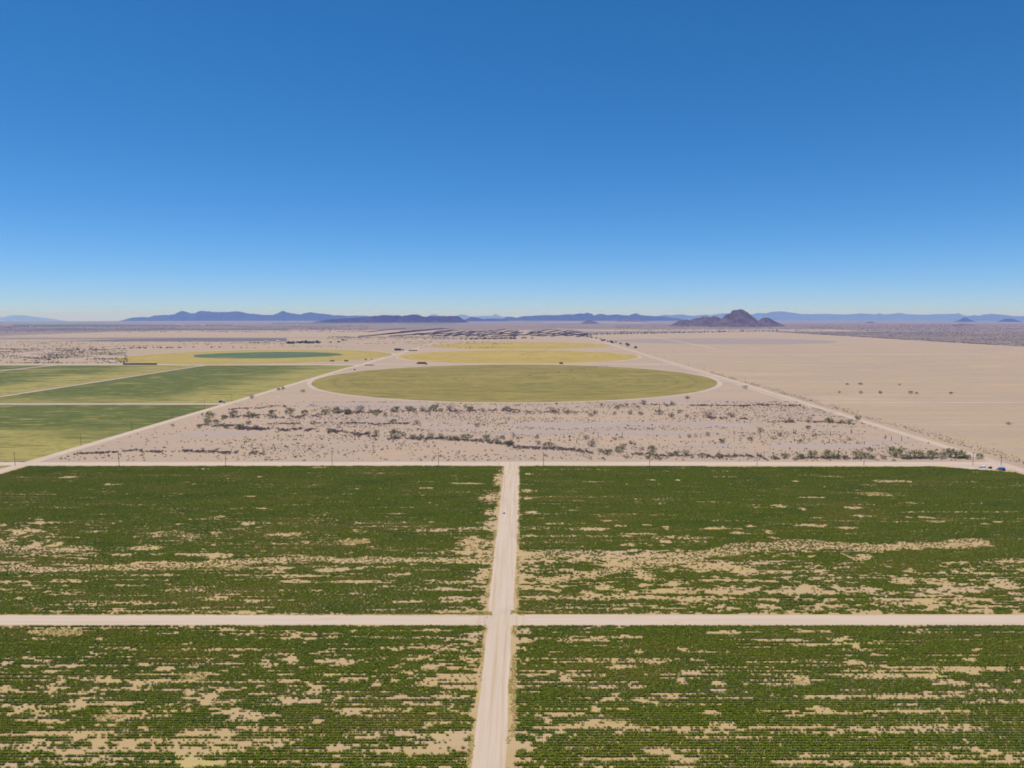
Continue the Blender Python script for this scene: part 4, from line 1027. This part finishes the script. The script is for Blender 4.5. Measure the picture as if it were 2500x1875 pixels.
def ordinal(n):
    return '%d%s' % (n, 'th' if 10 <= n % 100 <= 20 else {1: 'st', 2: 'nd', 3: 'rd'}.get(n % 10, 'th'))


cnt = {}
for (px, py, w, kind, zone) in sorted(TREES):
    gx_, gy_, t_ = ground_at(px, py)
    key = (kind, zone); cnt[key] = cnt.get(key, 0) + 1
    i = random.randrange(5); tm, cm, w0 = PROTO[kind][i]
    size = w / FPX * t_ / w0
    o = empty(NAMES[kind], gx_, gy_, random.random() * 6.28)
    o.scale = (size, size, size * random.uniform(.85, 1.1))
    for nm, me in (('branches' if kind == 'grey' else 'trunk', tm), ('twigs' if kind == 'grey' else 'crown', cm)):
        c = bpy.data.objects.new(nm, me); COL.objects.link(c); c.parent = o
    tag(o, '%s, %s such from left %s' % (DESC[kind], ordinal(cnt[key]), ZONE[zone]), 'tree' if kind != 'grey' else 'shrub',
        {'verde': 'palo verde trees', 'mesquite': 'mesquite trees', 'grey': 'bare grey shrubs'}[kind] + ' of the desert parcel')

# ------------------------------------------------------------------ saguaros
def saguaro_mesh(i, h, arms):
    b = MB(); r = np.random.default_rng(1500 + i)
    b.lathe_z([(0, .20), (h * .15, .24), (h * .6, .27), (h * .92, .22), (h * .98, .13), (h, .04)], 10)
    for k in range(arms):
        a = 6.283 * k / max(arms, 1) + r.random(); z0 = h * (.38 + .16 * r.random()); c, s = math.cos(a), math.sin(a); L_ = .75
        b.tube((c * .15, s * .15, z0), (c * L_ * .8, s * L_ * .8, z0 + .12), .14, .15, 8); b.tube((c * L_ * .8, s * L_ * .8, z0 + .1), (c * L_, s * L_, z0 + .45), .15, .16, 8)
        b.tube((c * L_, s * L_, z0 + .42), (c * L_, s * L_, z0 + h * (.28 + .2 * r.random())), .16, .09, 8)
    return raw_mesh('saguaro_cactus', b.v, b.f, M['cactus'])


SAG = [(1253, 1069, 15), (1519, 1068, 15), (1610, 1003, 12), (1631, 1004, 8), (1408, 1083, 12), (1390, 1072, 10), (1638, 987, 10), (1937.5, 1060, 15), (1942, 1061, 13), (2027, 1065, 15), (2078, 1060, 14), (1898, 1062, 10), (1940, 1078, 7), (2162, 1072, 9), (2176, 1077, 13), (2201, 1077, 11), (2047, 1113, 15), (1858, 1119, 14), (1798, 1029, 9), (1247, 1009, 9), (671, 1098, 8), (1560, 1003, 8), (1700, 1000, 8), (2110, 1085, 8)]
LOOK = ['plain single column', 'two armed', 'three armed']
sc_ = {}
for i, (px, py, hp) in enumerate(sorted(SAG)):
    gx_, gy_, t_ = ground_at(px, py); hh = hp / FPX * t_
    arms = (0, 2, 0, 3, 0, 0)[i % 6]
    me = saguaro_mesh(i, hh, arms)
    o = bpy.data.objects.new('saguaro_cactus', me); COL.objects.link(o); o.location = (gx_, gy_, -drop(gx_, gy_) - .02)
    o.rotation_euler = (0, 0, i * 1.3)
    tag(o, 'tall dark green saguaro cactus, %s from the left in the desert parcel' % ordinal(i + 1), 'cactus', 'saguaro cacti standing in the desert parcel')

# ------------------------------------------------------------------ rows of far trees as single objects
FAR_M = [bush_mesh(80 + i, M['far_leaf'], r0=3.0, h=4.0, n=24, per=6, sz=.55) for i in range(6)]
def far_tree(px, py, s, label, group, name='far_tree', jitter=0):
    gx_, gy_, _ = ground_at(px, py)
    o = bpy.data.objects.new(name, FAR_M[random.randrange(6)]); COL.objects.link(o)
    o.location = (gx_, gy_, -drop(gx_, gy_) - .02); o.rotation_euler = (0, 0, random.random() * 6.28); o.scale = (s * random.uniform(.8, 1.25), s * random.uniform(.8, 1.2), s * random.uniform(.75, 1.2))
    tag(o, label, 'tree', group)


for i in range(58):
    q = i / 57
    far_tree(1425 + 470 * q + random.uniform(-2, 2), 817.8 - 9.5 * q + random.uniform(-.3, .3), random.uniform(1.6, 3.0), 'dark bushy tree in the thin row behind the bare tan field', 'row of trees behind the tan field', 'row_tree')
for i in range(40):
    q = random.random()
    far_tree(1425 - 20 * random.random() + 140 * q ** 1.4, 817 + 40 * q ** 1.35 * .83 + random.uniform(-1, 1), random.uniform(1.1, 2.2), 'dark roadside bush along the far end of the long right road', 'bushes at the far end of the long road', 'roadside_bush')
for i in range(42):
    q = random.random()
    far_tree(1120 + 180 * q, 828.5 - 2.5 * q + random.uniform(-.6, .6), random.uniform(1.2, 2.3), 'dark tree in the line before the dark brush strips', 'tree line before the brush strips', 'line_tree')
for i in range(46):
    q = random.random()
    far_tree(700 + 85 * q, 838 - 1.0 * q + random.uniform(-1.2, 1.4), random.uniform(1.4, 2.4), 'dense dark green tree around the distant farmstead', 'trees around the distant farmstead', 'farm_tree')
for i in range(14):
    far_tree(608 + 60 * random.random(), 837.5 + random.uniform(-.8, .8), random.uniform(.6, 1.1), 'dark shrub left of the distant farmstead sheds', 'shrubs left of the farmstead', 'farm_shrub')
for i in range(24):
    q = random.random()
    far_tree(180 + 400 * q + random.uniform(-6, 6), 851.5 - 3.5 * q + random.uniform(-.6, 1), random.uniform(.8, 1.5), 'dark desert tree along the back of the left wash land', 'trees behind the left wash land', 'wash_tree')
for (px, py, s) in [(140, 853, 1.5), (95, 855, 1.2), (190, 854, 1.1), (252, 850, 1.3), (35, 857, .9), (350, 849, 1.1), (473, 848, 1.0), (60, 880, .9), (120, 879, 1.0)]:
    far_tree(px, py, s, 'larger grey green tree standing above the left wash land, %s' % ('near its left end' if px < 100 else 'near its middle' if px < 260 else 'near its right end'), 'larger trees of the left wash land', 'desert_tree')

# ------------------------------------------------------------------ utility poles
def make_pole(h=11.0):
    o = empty('utility_pole', 0, 0)
    MB().tube((0, 0, -.02), (0, 0, h), .19, .12, 8).build('pole', M['wood'], o)
    MB().box(-1.2, 1.2, -.06, .06, h - .75, h - .60).build('crossarm', M['wood'], o)
    for k in (-1.05, 0, 1.05):
        MB().lathe_z([(h - .60 if k else h, .05), (h - .48 if k else h + .12, .09), (h - .36 if k else h + .22, .05)], 8, k, 0).build('insulator', M['iron'], o)
    return o


pole0 = make_pole(); first = True
near_x = [37, 291, 551, 811, 1071, 1327, 1586, 1848, 2109, 2375]
PL = [(x_, 1136.5, 0.0, 'wooden utility pole beside the wide parcel road, %s from the left' % ordinal(i + 1), 'poles along the wide parcel road') for i, x_ in enumerate(near_x)]
PL[8] = (2109, 1136.5, 0.0, 'wooden utility pole with a grey transformer can beside the wide parcel road', PL[8][4])
PL[9] = (2375, 1136.5, 0.0, 'wooden utility pole at the right road corner near the parked trailers', PL[9][4])
PL += [(2444, 1135.5, 1.57, 'wooden utility pole behind the blue tank trailer', 'poles along the long right road')]
for i, (x_, y_) in enumerate([(198, 1087), (322, 1052.5), (420, 1022), (500, 1000), (566, 981)]):
    PL.append((x_, y_, 1.57, 'wooden utility pole along the left parcel road, %s from the near corner' % ordinal(i + 1), 'poles along the left parcel road'))
for i in range(9):
    yy = 1240 + i * 88 * 1.6
    u = 407 / (CP * yy + 0)  # right verge of the long road
    PL.append((None, (409, yy), 1.57, 'slim utility pole along the long right road, %s from the near end' % ordinal(i + 1), 'poles along the long right road'))
for (px, py, rz, lab, grp) in PL:
    o = pole0 if first else copy_tree(pole0)
    first = False
    gx_, gy_ = py if px is None else ground_at(px, py)[:2]
    o.location = (gx_, gy_, -drop(gx_, gy_)); o.rotation_euler = (0, 0, rz); tag(o, lab, 'utility pole', grp)
    if 'transformer' in lab:
        MB().lathe_z([(8.2, .1), (8.25, .32), (9.2, .32), (9.3, .15)], 10, .45, 0).build('transformer', M['iron'], o)

# ------------------------------------------------------------------ trailers, tanks and machines
def wheel(parent, x, y, r=.45, w=.28):
    b = MB(); b.tube((x, y - w / 2, r), (x, y + w / 2, r), r, r, 12)
    o = b.build('wheel', M['tyre'], parent)
    MB().tube((x, y - w / 2 - .02, r), (x, y + w / 2 + .02, r), r * .5, r * .5, 10).build('rim', M['iron'], o)
    return o


gx_, gy_, t_ = ground_at(2445, 1149)
t = tag(empty('tank_trailer', gx_, gy_, -.30), 'bright blue tank trailer parked on the dirt at the right corner', 'tank trailer')
MB().lathe_x([(-2.5, .5), (-2.3, .86), (-1.2, .98), (1.2, .98), (2.3, .86), (2.5, .5)], 1.75).build('tank', M['blue'], t, True)
for k in (-1.2, 0, 1.2): MB().lathe_z([(2.66, .28), (2.86, .28), (2.94, .2)], 10, k, 0).build('hatch', M['blue'], t)
MB().box(-2.6, 2.6, -.75, .75, .62, .80).build('frame', M['navy'], t)
MB().tube((-2.6, .5, .7), (-4.6, 0, .55), .07).tube((-2.6, -.5, .7), (-4.6, 0, .55), .07).tube((-4.6, 0, .02), (-4.6, 0, .75), .05).build('drawbar', M['rust'], t)
for x_ in (1.2, 2.1):
    for s_ in (-1, 1): wheel(t, x_, s_ * .95)
MB().box(-3.2, -2.7, -.4, .4, .8, 1.5, .06).build('pump', M['navy'], t)

gx_, gy_, t_ = ground_at(2417, 1144)
t = tag(empty('pump_trailer', gx_, gy_, -.12), 'small rusty brown pump engine on a flat trailer left of the blue tank', 'pump')
MB().box(-1.7, 1.6, -.7, .7, .55, .70).build('deck', M['rust'], t)
MB().box(-.3, 1.3, -.45, .45, .70, 1.65, .1).tube((.2, 0, 1.6), (.2, 0, 2.1), .07).build('engine', M['rust'], t)
MB().tube((-1.2, 0, 1.05), (-.3, 0, 1.05), .35, .3, 10).build('pump_housing', M['pipe'], t)
MB().tube((-1.7, 0, .62), (-3.2, 0, .5), .06).build('drawbar', M['rust'], t)
for s_ in (-1, 1): wheel(t, .3, s_ * .85, .38, .34)

gx_, gy_, t_ = ground_at(2402, 1142.5)
t = tag(empty('water_tank', gx_, gy_, .1), 'white round topped water tank beside grey crates at the right corner', 'tank')
MB().lathe_z([(0, 1.05), (.08, 1.1), (1.9, 1.1), (2.25, .8), (2.4, .25)], 16).build('tank', M['white'], t, False)
MB().lathe_z([(2.38, .24), (2.5, .24), (2.52, .1)], 10).build('lid', M['white'], t)
MB().tube((-1.05, 0, .25), (-1.6, 0, .25), .08).build('outlet', M['iron'], t)
for i, (dx, lab) in enumerate(((-2.9, 'pale grey tote tank in a steel cage, left of the pair by the white tank'), (-1.6, 'pale grey tote tank in a steel cage, right of the pair by the white tank'))):
    t = tag(empty('tote_tank', gx_ + dx, gy_ + .4, .05), lab, 'tote tank', 'caged totes beside the white tank')
    MB().box(-.48, .48, -.48, .48, .16, 1.12, .06).build('container', M['white'], t)
    cg = MB()
    for z_ in (.3, .6, .9, 1.14):
        for a, b in (((-.52, -.52), (.52, -.52)), ((.52, -.52), (.52, .52)), ((.52, .52), (-.52, .52)), ((-.52, .52), (-.52, -.52))): cg.tube((*a, z_), (*b, z_), .02, None, 5)
    for a in (-.52, 0, .52):
        for b in (-.52, .52): cg.tube((a, b, .1), (a, b, 1.15), .02, None, 5); cg.tube((b, a, .1), (b, a, 1.15), .02, None, 5)
    cg.build('cage', M['iron'], t)
    MB().box(-.55, .55, -.55, -.3, 0, .13).box(-.55, .55, .3, .55, 0, .13).box(-.55, .55, -.12, .12, 0, .13).build('pallet', M['wood'], t)

# blue tank truck with a white cab at the far left corner
gx_, gy_, t_ = ground_at(543, 982.5)
t = tag(empty('tank_truck', gx_, gy_, .18), 'blue tank truck with a white cab parked at the far left road corner', 'truck')
MB().lathe_x([(-4.6, .7), (-4.4, 1.05), (-.2, 1.05), (0, .7)], 2.0).build('tank', M['navy'], t, True)
MB().box(-4.8, 3.2, -.6, .6, .7, .92).build('frame', M['pipe'], t)
cab = MB().box(.9, 2.6, -1.15, 1.15, .93, 2.9, .15).box(2.6, 3.7, -1.0, 1.0, .93, 1.9, .12).build('cab', M['white'], t)
MB().box(2.603, 2.64, -1.0, 1.0, 1.95, 2.65).build('windscreen', M['glass'], cab)
for s_ in (-1, 1): MB().box(1.3, 2.3, s_ * 1.165 - .015, s_ * 1.165 + .015, 1.9, 2.6).build('side_window', M['glass'], cab)
for x_ in (-3.6, -2.5, 2.7):
    for s_ in (-1, 1): wheel(t, x_, s_ * .98, .5, .3)

# roadside valve housing and small valves
gx_, gy_, t_ = ground_at(1231, 1254)
t = tag(empty('irrigation_standpipe', gx_, gy_), 'white domed irrigation standpipe on the left verge of the middle road', 'standpipe')
MB().lathe_z([(0, .62), (.35, .62), (.36, .5)], 14).build('base', M['pipe'], t)
MB().lathe_z([(.36, .48), (1.05, .50), (1.35, .40), (1.5, .15)], 14).build('housing', M['white'], t, True)
MB().tube((-.5, -.1, .25), (-1.3, -.1, .25), .13, None, 10).build('outlet_pipe', M['iron'], t)
MB().tube((-1.3, -.1, 0), (-1.3, -.1, .6), .10, None, 8).build('valve', M['iron'], t)
for (px, py, lab) in ((1190, 1507.5, 'small pale valve box at the corner of the cross road and middle road'), (1573, 1136, 'small white valve box on the edge of the wide parcel road')):
    gx_, gy_, t_ = ground_at(px, py)
    t = tag(empty('valve_box', gx_, gy_), lab, 'valve box', 'small irrigation valve boxes')
    MB().box(-.3, .3, -.22, .22, 0, .4, .05).build('housing', M['white'], t); MB().lathe_z([(.4, .12), (.58, .12), (.64, .05)], 10).build('cap', M['iron'], t)
gx_, gy_, _ = ground_at(151, 1121)
t = tag(empty('marker_post', gx_, gy_), 'dark wooden marker post standing in the near left corner of the parcel', 'post')
MB().tube((0, 0, 0), (0, 0, 2.4), .12, .10, 8).build('post', M['wood'], t); MB().box(-.28, .28, -.155, -.125, 1.7, 2.2).build('plate', M['iron'], t)

# hay stacks
def haystack(px, py, L_, w, h, label, m, rz=0.0, gap=True, name='haystack'):
    gx_, gy_, _ = ground_at(px, py)
    t = tag(empty(name, gx_, gy_, rz), label, 'haystack')
    b = MB(); nb = int(L_ / 2.4)
    for lv in range(3):
        for k in range(nb):
            x0 = -L_ / 2 + k * L_ / nb; j = random.uniform(-.08, .08)
            b.box(x0 + .02, x0 + L_ / nb - .03, -w / 2 + lv * .15 + j, w / 2 - lv * .15 + j, lv * h / 3 + (.0 if lv == 0 else .004), (lv + 1) * h / 3, .08)
    b.build('bale_stack', M['hay'] if m != 'tarp' else M['hay'], t)
    if m == 'tarp':
        q = MB(); q.add([(-L_ / 2 - .3, -w / 2 - .12, h * .18), (L_ / 2 + .3, -w / 2 - .12, h * .18), (L_ / 2 + .3, -w / 2 + .1, h + .12), (-L_ / 2 - .3, -w / 2 + .1, h + .12),
                         (-L_ / 2 - .3, w / 2 - .1, h + .12), (L_ / 2 + .3, w / 2 - .1, h + .12), (-L_ / 2 - .3, w / 2 + .12, h * .18), (L_ / 2 + .3, w / 2 + .12, h * .18), (-L_ / 2 - .3, 0, h + .5), (L_ / 2 + .3, 0, h + .5)],
                        [(0, 1, 2, 3), (3, 2, 9, 8), (8, 9, 5, 4), (4, 5, 7, 6)])
        o = q.build('tarp', M['tarp'], t)
    return t


haystack(342, 890.5, 82, 6, 3.6, 'very long haystack under a dark green tarp on the left cross road', 'tarp')
haystack(1030, 888.5, 21, 5, 5.0, 'long brown haystack at the near edge of the golden circle', 'hay', .02)
haystack(1370, 888.5, 9, 5, 4.2, 'short dark brown haystack between the olive and golden circles', 'hay')
haystack(1008, 856.5, 30, 6, 3.0, 'low dark haystack beside the bend of the far left road', 'hay', .03)
haystack(902, 892, 22, 4, 1.6, 'flat dark hay row on the sandy yard left of the golden circle', 'hay', -.02)


def machine(px, py, L_, h, label, m1, m2, rz=0.0, name='farm_machine', boom=False):
    gx_, gy_, _ = ground_at(px, py)
    t = tag(empty(name, gx_, gy_, rz), label, 'farm machine')
    MB().box(-L_ / 2, L_ * .18, -1.2, 1.2, .9, h * .72, .2).build('body', m1, t)
    c = MB().box(L_ * .20, L_ * .42, -1.1, 1.1, .9, h, .18).build('cab', m2, t)
    MB().box(L_ * .42 + .005, L_ * .42 + .05, -.9, .9, h * .55, h * .88).build('windscreen', M['glass'], c)
    MB().box(-L_ / 2 - .8, L_ * .5, -.5, .5, .55, .89).build('frame', M['pipe'], t)
    if boom: MB().tube((-L_ * .3, 0, h * .7), (-L_ * .75, 0, h * 1.15), .18, .12).build('boom', m1, t)
    for x_ in (-L_ * .33, L_ * .33):
        for s_ in (-1, 1): wheel(t, x_, s_ * 1.35, min(.8, h * .3), .4)
    return t


machine(811, 882.5, 12, 4.2, 'dark red harvester leftmost on the pale road below the left circle', M['rust'], M['rust'])
machine(845, 882.5, 10, 4.6, 'rusty brown machine with a boom, second on the road below the left circle', M['rust'], M['pipe'], 3.1, boom=True)
machine(893, 879, 6, 3.6, 'small dark tractor at the right rim of the left circle', M['pipe'], M['pipe'], .4)
machine(907, 878, 5, 3.0, 'small pale tractor right of the dark one by the left circle', M['iron'], M['pipe'], .2)
machine(1018, 888, 4, 2.8, 'small dark tractor just left of the long brown haystack', M['rust'], M['pipe'], 1.2)
machine(1041, 890, 4, 3.4, 'black tractor in front of the long brown haystack', M['tyre'], M['pipe'], 1.0)
machine(1028, 849, 5, 3.2, 'dark pickup like vehicle on the far left road beyond the golden circle', M['pipe'], M['glass'], .5)
machine(1469, 833, 8, 4, 'dark vehicle on the far end of the long right road', M['pipe'], M['pipe'], .8)
gx_, gy_, _ = ground_at(866, 904)
t = tag(empty('storage_tank', gx_, gy_), 'dark green upright storage tank beside the left road bend', 'tank')
MB().lathe_z([(0, 1.5), (2.9, 1.5), (3.3, .9), (3.45, .2)], 14).build('tank', M['tarp'], t); MB().lathe_z([(-.01, 1.8), (.2, 1.8)], 14).build('pad', M['road_far'], t)
MB().tube((1.5, 0, .3), (2.6, 0, .3), .12).build('outlet', M['iron'], t)
gx_, gy_, _ = ground_at(681, 969)
t = tag(empty('rubble_heap', gx_, gy_), 'small pale rubble heap on the sand left of the olive circle', 'heap')
b = MB(); r = np.random.default_rng(5)
for _ in range(14):
    a, q = r.random() * 6.28, r.random() ** .5 * 3.2; s_ = .4 + .5 * r.random(); b.lathe_z([(0, s_), (s_ * .5, s_ * .8), (s_ * .8, s_ * .3)], 6, math.cos(a) * q, math.sin(a) * q * .6)
b.build('stones', M['white'], t)

# barns and sheds
def shed(px, py, w, d, h, wall, roof, label, rz=0.0, name='farm_shed'):
    gx_, gy_, _ = ground_at(px, py)
    t = tag(empty(name, gx_, gy_, rz), label, 'shed')
    wl = MB().box(-w / 2, w / 2, -d / 2, d / 2, 0, h).build('wall', wall, t)
    e = .5
    MB().add([(-w / 2 - e, -d / 2 - e, h + .01), (w / 2 + e, -d / 2 - e, h + .01), (w / 2 + e, 0, h + d * .22), (-w / 2 - e, 0, h + d * .22), (-w / 2 - e, d / 2 + e, h + .01), (w / 2 + e, d / 2 + e, h + .01)],
             [(0, 1, 2, 3), (3, 2, 5, 4), (0, 3, 4), (1, 5, 2), (0, 4, 5, 1)]).build('roof', roof, t)
    MB().box(-w * .12, w * .12, -d / 2 - .04, -d / 2 - .004, 0, h * .8).build('door', M['pipe'], t)
    MB().box(w * .25, w * .38, -d / 2 - .03, -d / 2 - .004, h * .45, h * .75).build('window', M['glass'], t)
    return t


shed(971, 855.5, 22, 12, 5.0, M['pipe'], M['pipe'], 'dark open hay shed beside the far left road bend')
shed(983, 855, 9, 10, 5.0, M['white'], M['iron'], 'white shed attached right of the dark hay shed')
shed(436, 794, 26, 16, 7, M['white'], M['white'], 'bright white farm building on the far left plain, beside the dark strip')
shed(446, 794.3, 14, 12, 6, M['white'], M['white'], 'smaller white farm building right of the brightest white one')
shed(495, 794.2, 60, 12, 4, M['white'], M['white'], 'long low white shed between the two far green strips')
shed(514, 794.0, 14, 10, 5, M['white'], M['roof'], 'small pale farm shed right of the long low one')
shed(578, 794.5, 18, 12, 6, M['white'], M['white'], 'lone white farm building right of the green strip')
shed(726, 793.8, 20, 14, 7, M['white'], M['white'], 'lone white building on the plain below the mesa')
shed(77, 798, 26, 14, 6, M['white'], M['white'], 'white building at the near edge of the far left green strip')
shed(649, 834, 12, 8, 5, M['white'], M['iron'], 'white shed left of the distant farmstead trees')
shed(678, 834.5, 12, 9, 5, M['white'], M['white'], 'pale shed near the left end of the farmstead trees')
shed(760, 835, 11, 8, 5, M['white'], M['iron'], 'pale blue white shed among the farmstead trees')
shed(731, 834, 10, 7, 4.5, M['white'], M['white'], 'white shed behind the middle of the farmstead trees')
shed(838, 831.5, 14, 9, 5, M['roof'], M['pipe'], 'dark shed right of the distant farmstead')
shed(845, 832, 13, 8, 4, M['white'], M['iron'], 'pale grey shed right beside the dark far shed')
shed(827, 836, 11, 8, 4.5, M['rust'], M['rust'], 'rusty brown shed at the right end of the farmstead')
shed(808, 836, 9, 7, 4, M['rust'], M['roof'], 'small brown shed among the last farmstead trees')

# ------------------------------------------------------------------ centre pivot irrigators
def pivot(cx, cy, ang, r, n, label):
    t = tag(empty('centre_pivot', cx, cy, ang, .06), label, 'irrigator')
    MB().tube((0, 0, 0), (0, 0, 3.6), .25, .2).tube((-1.2, -1.2, 0), (0, 0, 3), .08).tube((1.2, -1.2, 0), (0, 0, 3), .08).tube((0, 1.5, 0), (0, 0, 3), .08).build('pivot_point', M['iron'], t)
    b = MB(); sp = r / n
    for k in range(n):
        zs = [(k * sp + sp * i / 6, 3.3 + .7 * math.sin(math.pi * i / 6)) for i in range(7)]
        for (a, za), (c, zb) in zip(zs[:-1], zs[1:]):
            b.tube((a, 0, za), (c, 0, zb), .10, None, 6, False)
            if k * sp < a: b.tube((a, 0, za), (a, .5, za - 1.1), .03, None, 4, False); b.tube((a, 0, za), (a, -.5, za - 1.1), .03, None, 4, False)
    b.build('pipeline', M['pipe'], t)
    for k in range(1, n + 1):
        x_ = k * sp - (0 if k < n else .5); q = MB()
        for s_ in (-1, 1): q.tube((x_, s_ * 1.9, .65), (x_, s_ * .15, 3.3), .09, None, 5)
        q.tube((x_, -1.9, .65), (x_, 1.9, .65), .08, None, 5)
        tw = q.build('tower', M['pipe'], t)
        MB().tube((x_ - .17, -1.9, .65), (x_ + .17, -1.9, .65), .62, None, 12).tube((x_ - .17, 1.9, .65), (x_ + .17, 1.9, .65), .62, None, 12).build('tyres', M['tyre'], tw)


pivot(-14, 1352, math.atan2(237, 175), 375, 7, 'long wheeled irrigation boom across the olive crop circle')
pivot(-8, 2118, math.atan2(330, 105), 355, 7, 'long wheeled irrigation boom across the near golden crop circle')

# ------------------------------------------------------------------ air
hz = MB().box(-88000, 88000, -2500, 88000, -1060, 480).build('haze', M['white'])
tag(hz, 'thin blue desert haze over the whole plain', 'haze', kind='stuff')
hm = bpy.data.materials.new('haze_air'); hm.use_nodes = True
nt = hm.node_tree; nt.nodes.clear()
ou = nt.nodes.new('ShaderNodeOutputMaterial'); pv = nt.nodes.new('ShaderNodeVolumePrincipled')
pv.inputs['Color'].default_value = (.20, .35, 1.0, 1)
pv.inputs['Absorption Color'].default_value = (1, 1, 1, 1)
pv.inputs['Density'].default_value = 4.1e-5
pv.inputs['Anisotropy'].default_value = 0.0
nt.links.new(pv.outputs[0], ou.inputs['Volume'])
hz.data.materials.clear(); hz.data.materials.append(hm)

# ------------------------------------------------------------------ light, sky, camera
to_sun = Vector((-.20, .12, 1)).normalized()
el = math.asin(to_sun.z)
sun = bpy.data.lights.new('sun', 'SUN'); sun.energy = 4.2; sun.angle = math.radians(.53); sun.color = (1, .93, .82)
so = bpy.data.objects.new('sun', sun); COL.objects.link(so); so.rotation_euler = to_sun.to_track_quat('Z', 'Y').to_euler(); so.location = (0, 0, 300)

w = bpy.data.worlds.new('World'); scene.world = w; w.use_nodes = True
N, L = w.node_tree.nodes, w.node_tree.links
bg = N['Background']
sk = N.new('ShaderNodeTexSky'); sk.sky_type = 'NISHITA'; sk.sun_disc = False
sk.sun_elevation = el; sk.sun_rotation = math.atan2(to_sun.x, to_sun.y)
sk.altitude = 300; sk.air_density = .70; sk.dust_density = 0; sk.ozone_density = 2.0
sp = N.new('ShaderNodeSeparateColor'); cb = N.new('ShaderNodeCombineColor')      # dry clear desert air: less red and green than the stock sky
L.new(sk.outputs[0], sp.inputs[0])
m1 = N.new('ShaderNodeMath'); m1.operation = 'MULTIPLY'; m1.inputs[1].default_value = .165; L.new(sp.outputs[2], m1.inputs[0])
m2 = N.new('ShaderNodeMath'); m2.operation = 'MULTIPLY'; m2.inputs[1].default_value = .745; L.new(sp.outputs[0], m2.inputs[0])
m3 = N.new('ShaderNodeMath'); m3.operation = 'SUBTRACT'; m3.use_clamp = False; L.new(m2.outputs[0], m3.inputs[0]); L.new(m1.outputs[0], m3.inputs[1])
m4 = N.new('ShaderNodeMath'); m4.operation = 'MULTIPLY'; m4.inputs[1].default_value = .735; L.new(sp.outputs[1], m4.inputs[0])
L.new(m3.outputs[0], cb.inputs[0]); L.new(m4.outputs[0], cb.inputs[1]); m5 = N.new('ShaderNodeMath'); m5.operation = 'MULTIPLY'; m5.inputs[1].default_value = 1.081; L.new(sp.outputs[2], m5.inputs[0]); L.new(m5.outputs[0], cb.inputs[2]); L.new(cb.outputs[0], bg.inputs['Color'])
bg.inputs['Strength'].default_value = .112

cam = bpy.data.cameras.new('camera'); cam.sensor_width = 36; cam.lens = FPX / 2500 * 36
cam.shift_x = -(CX - 1250) / 2500
cam.clip_start = .5; cam.clip_end = 200000
co = bpy.data.objects.new('camera', cam); COL.objects.link(co)
co.location = (0, 0, H); co.rotation_euler = (math.pi / 2 - PITCH, 0, 0)
scene.camera = co

scene.view_settings.view_transform = 'Standard'; scene.view_settings.look = 'None'
scene.view_settings.exposure = 0; scene.view_settings.gamma = 1; scene.view_settings.use_curve_mapping = False
scene.cycles.max_bounces = 6; scene.cycles.diffuse_bounces = 3; scene.cycles.volume_bounces = 5
scene.cycles.use_denoising = True
scene.cycles.filter_width = 1.75
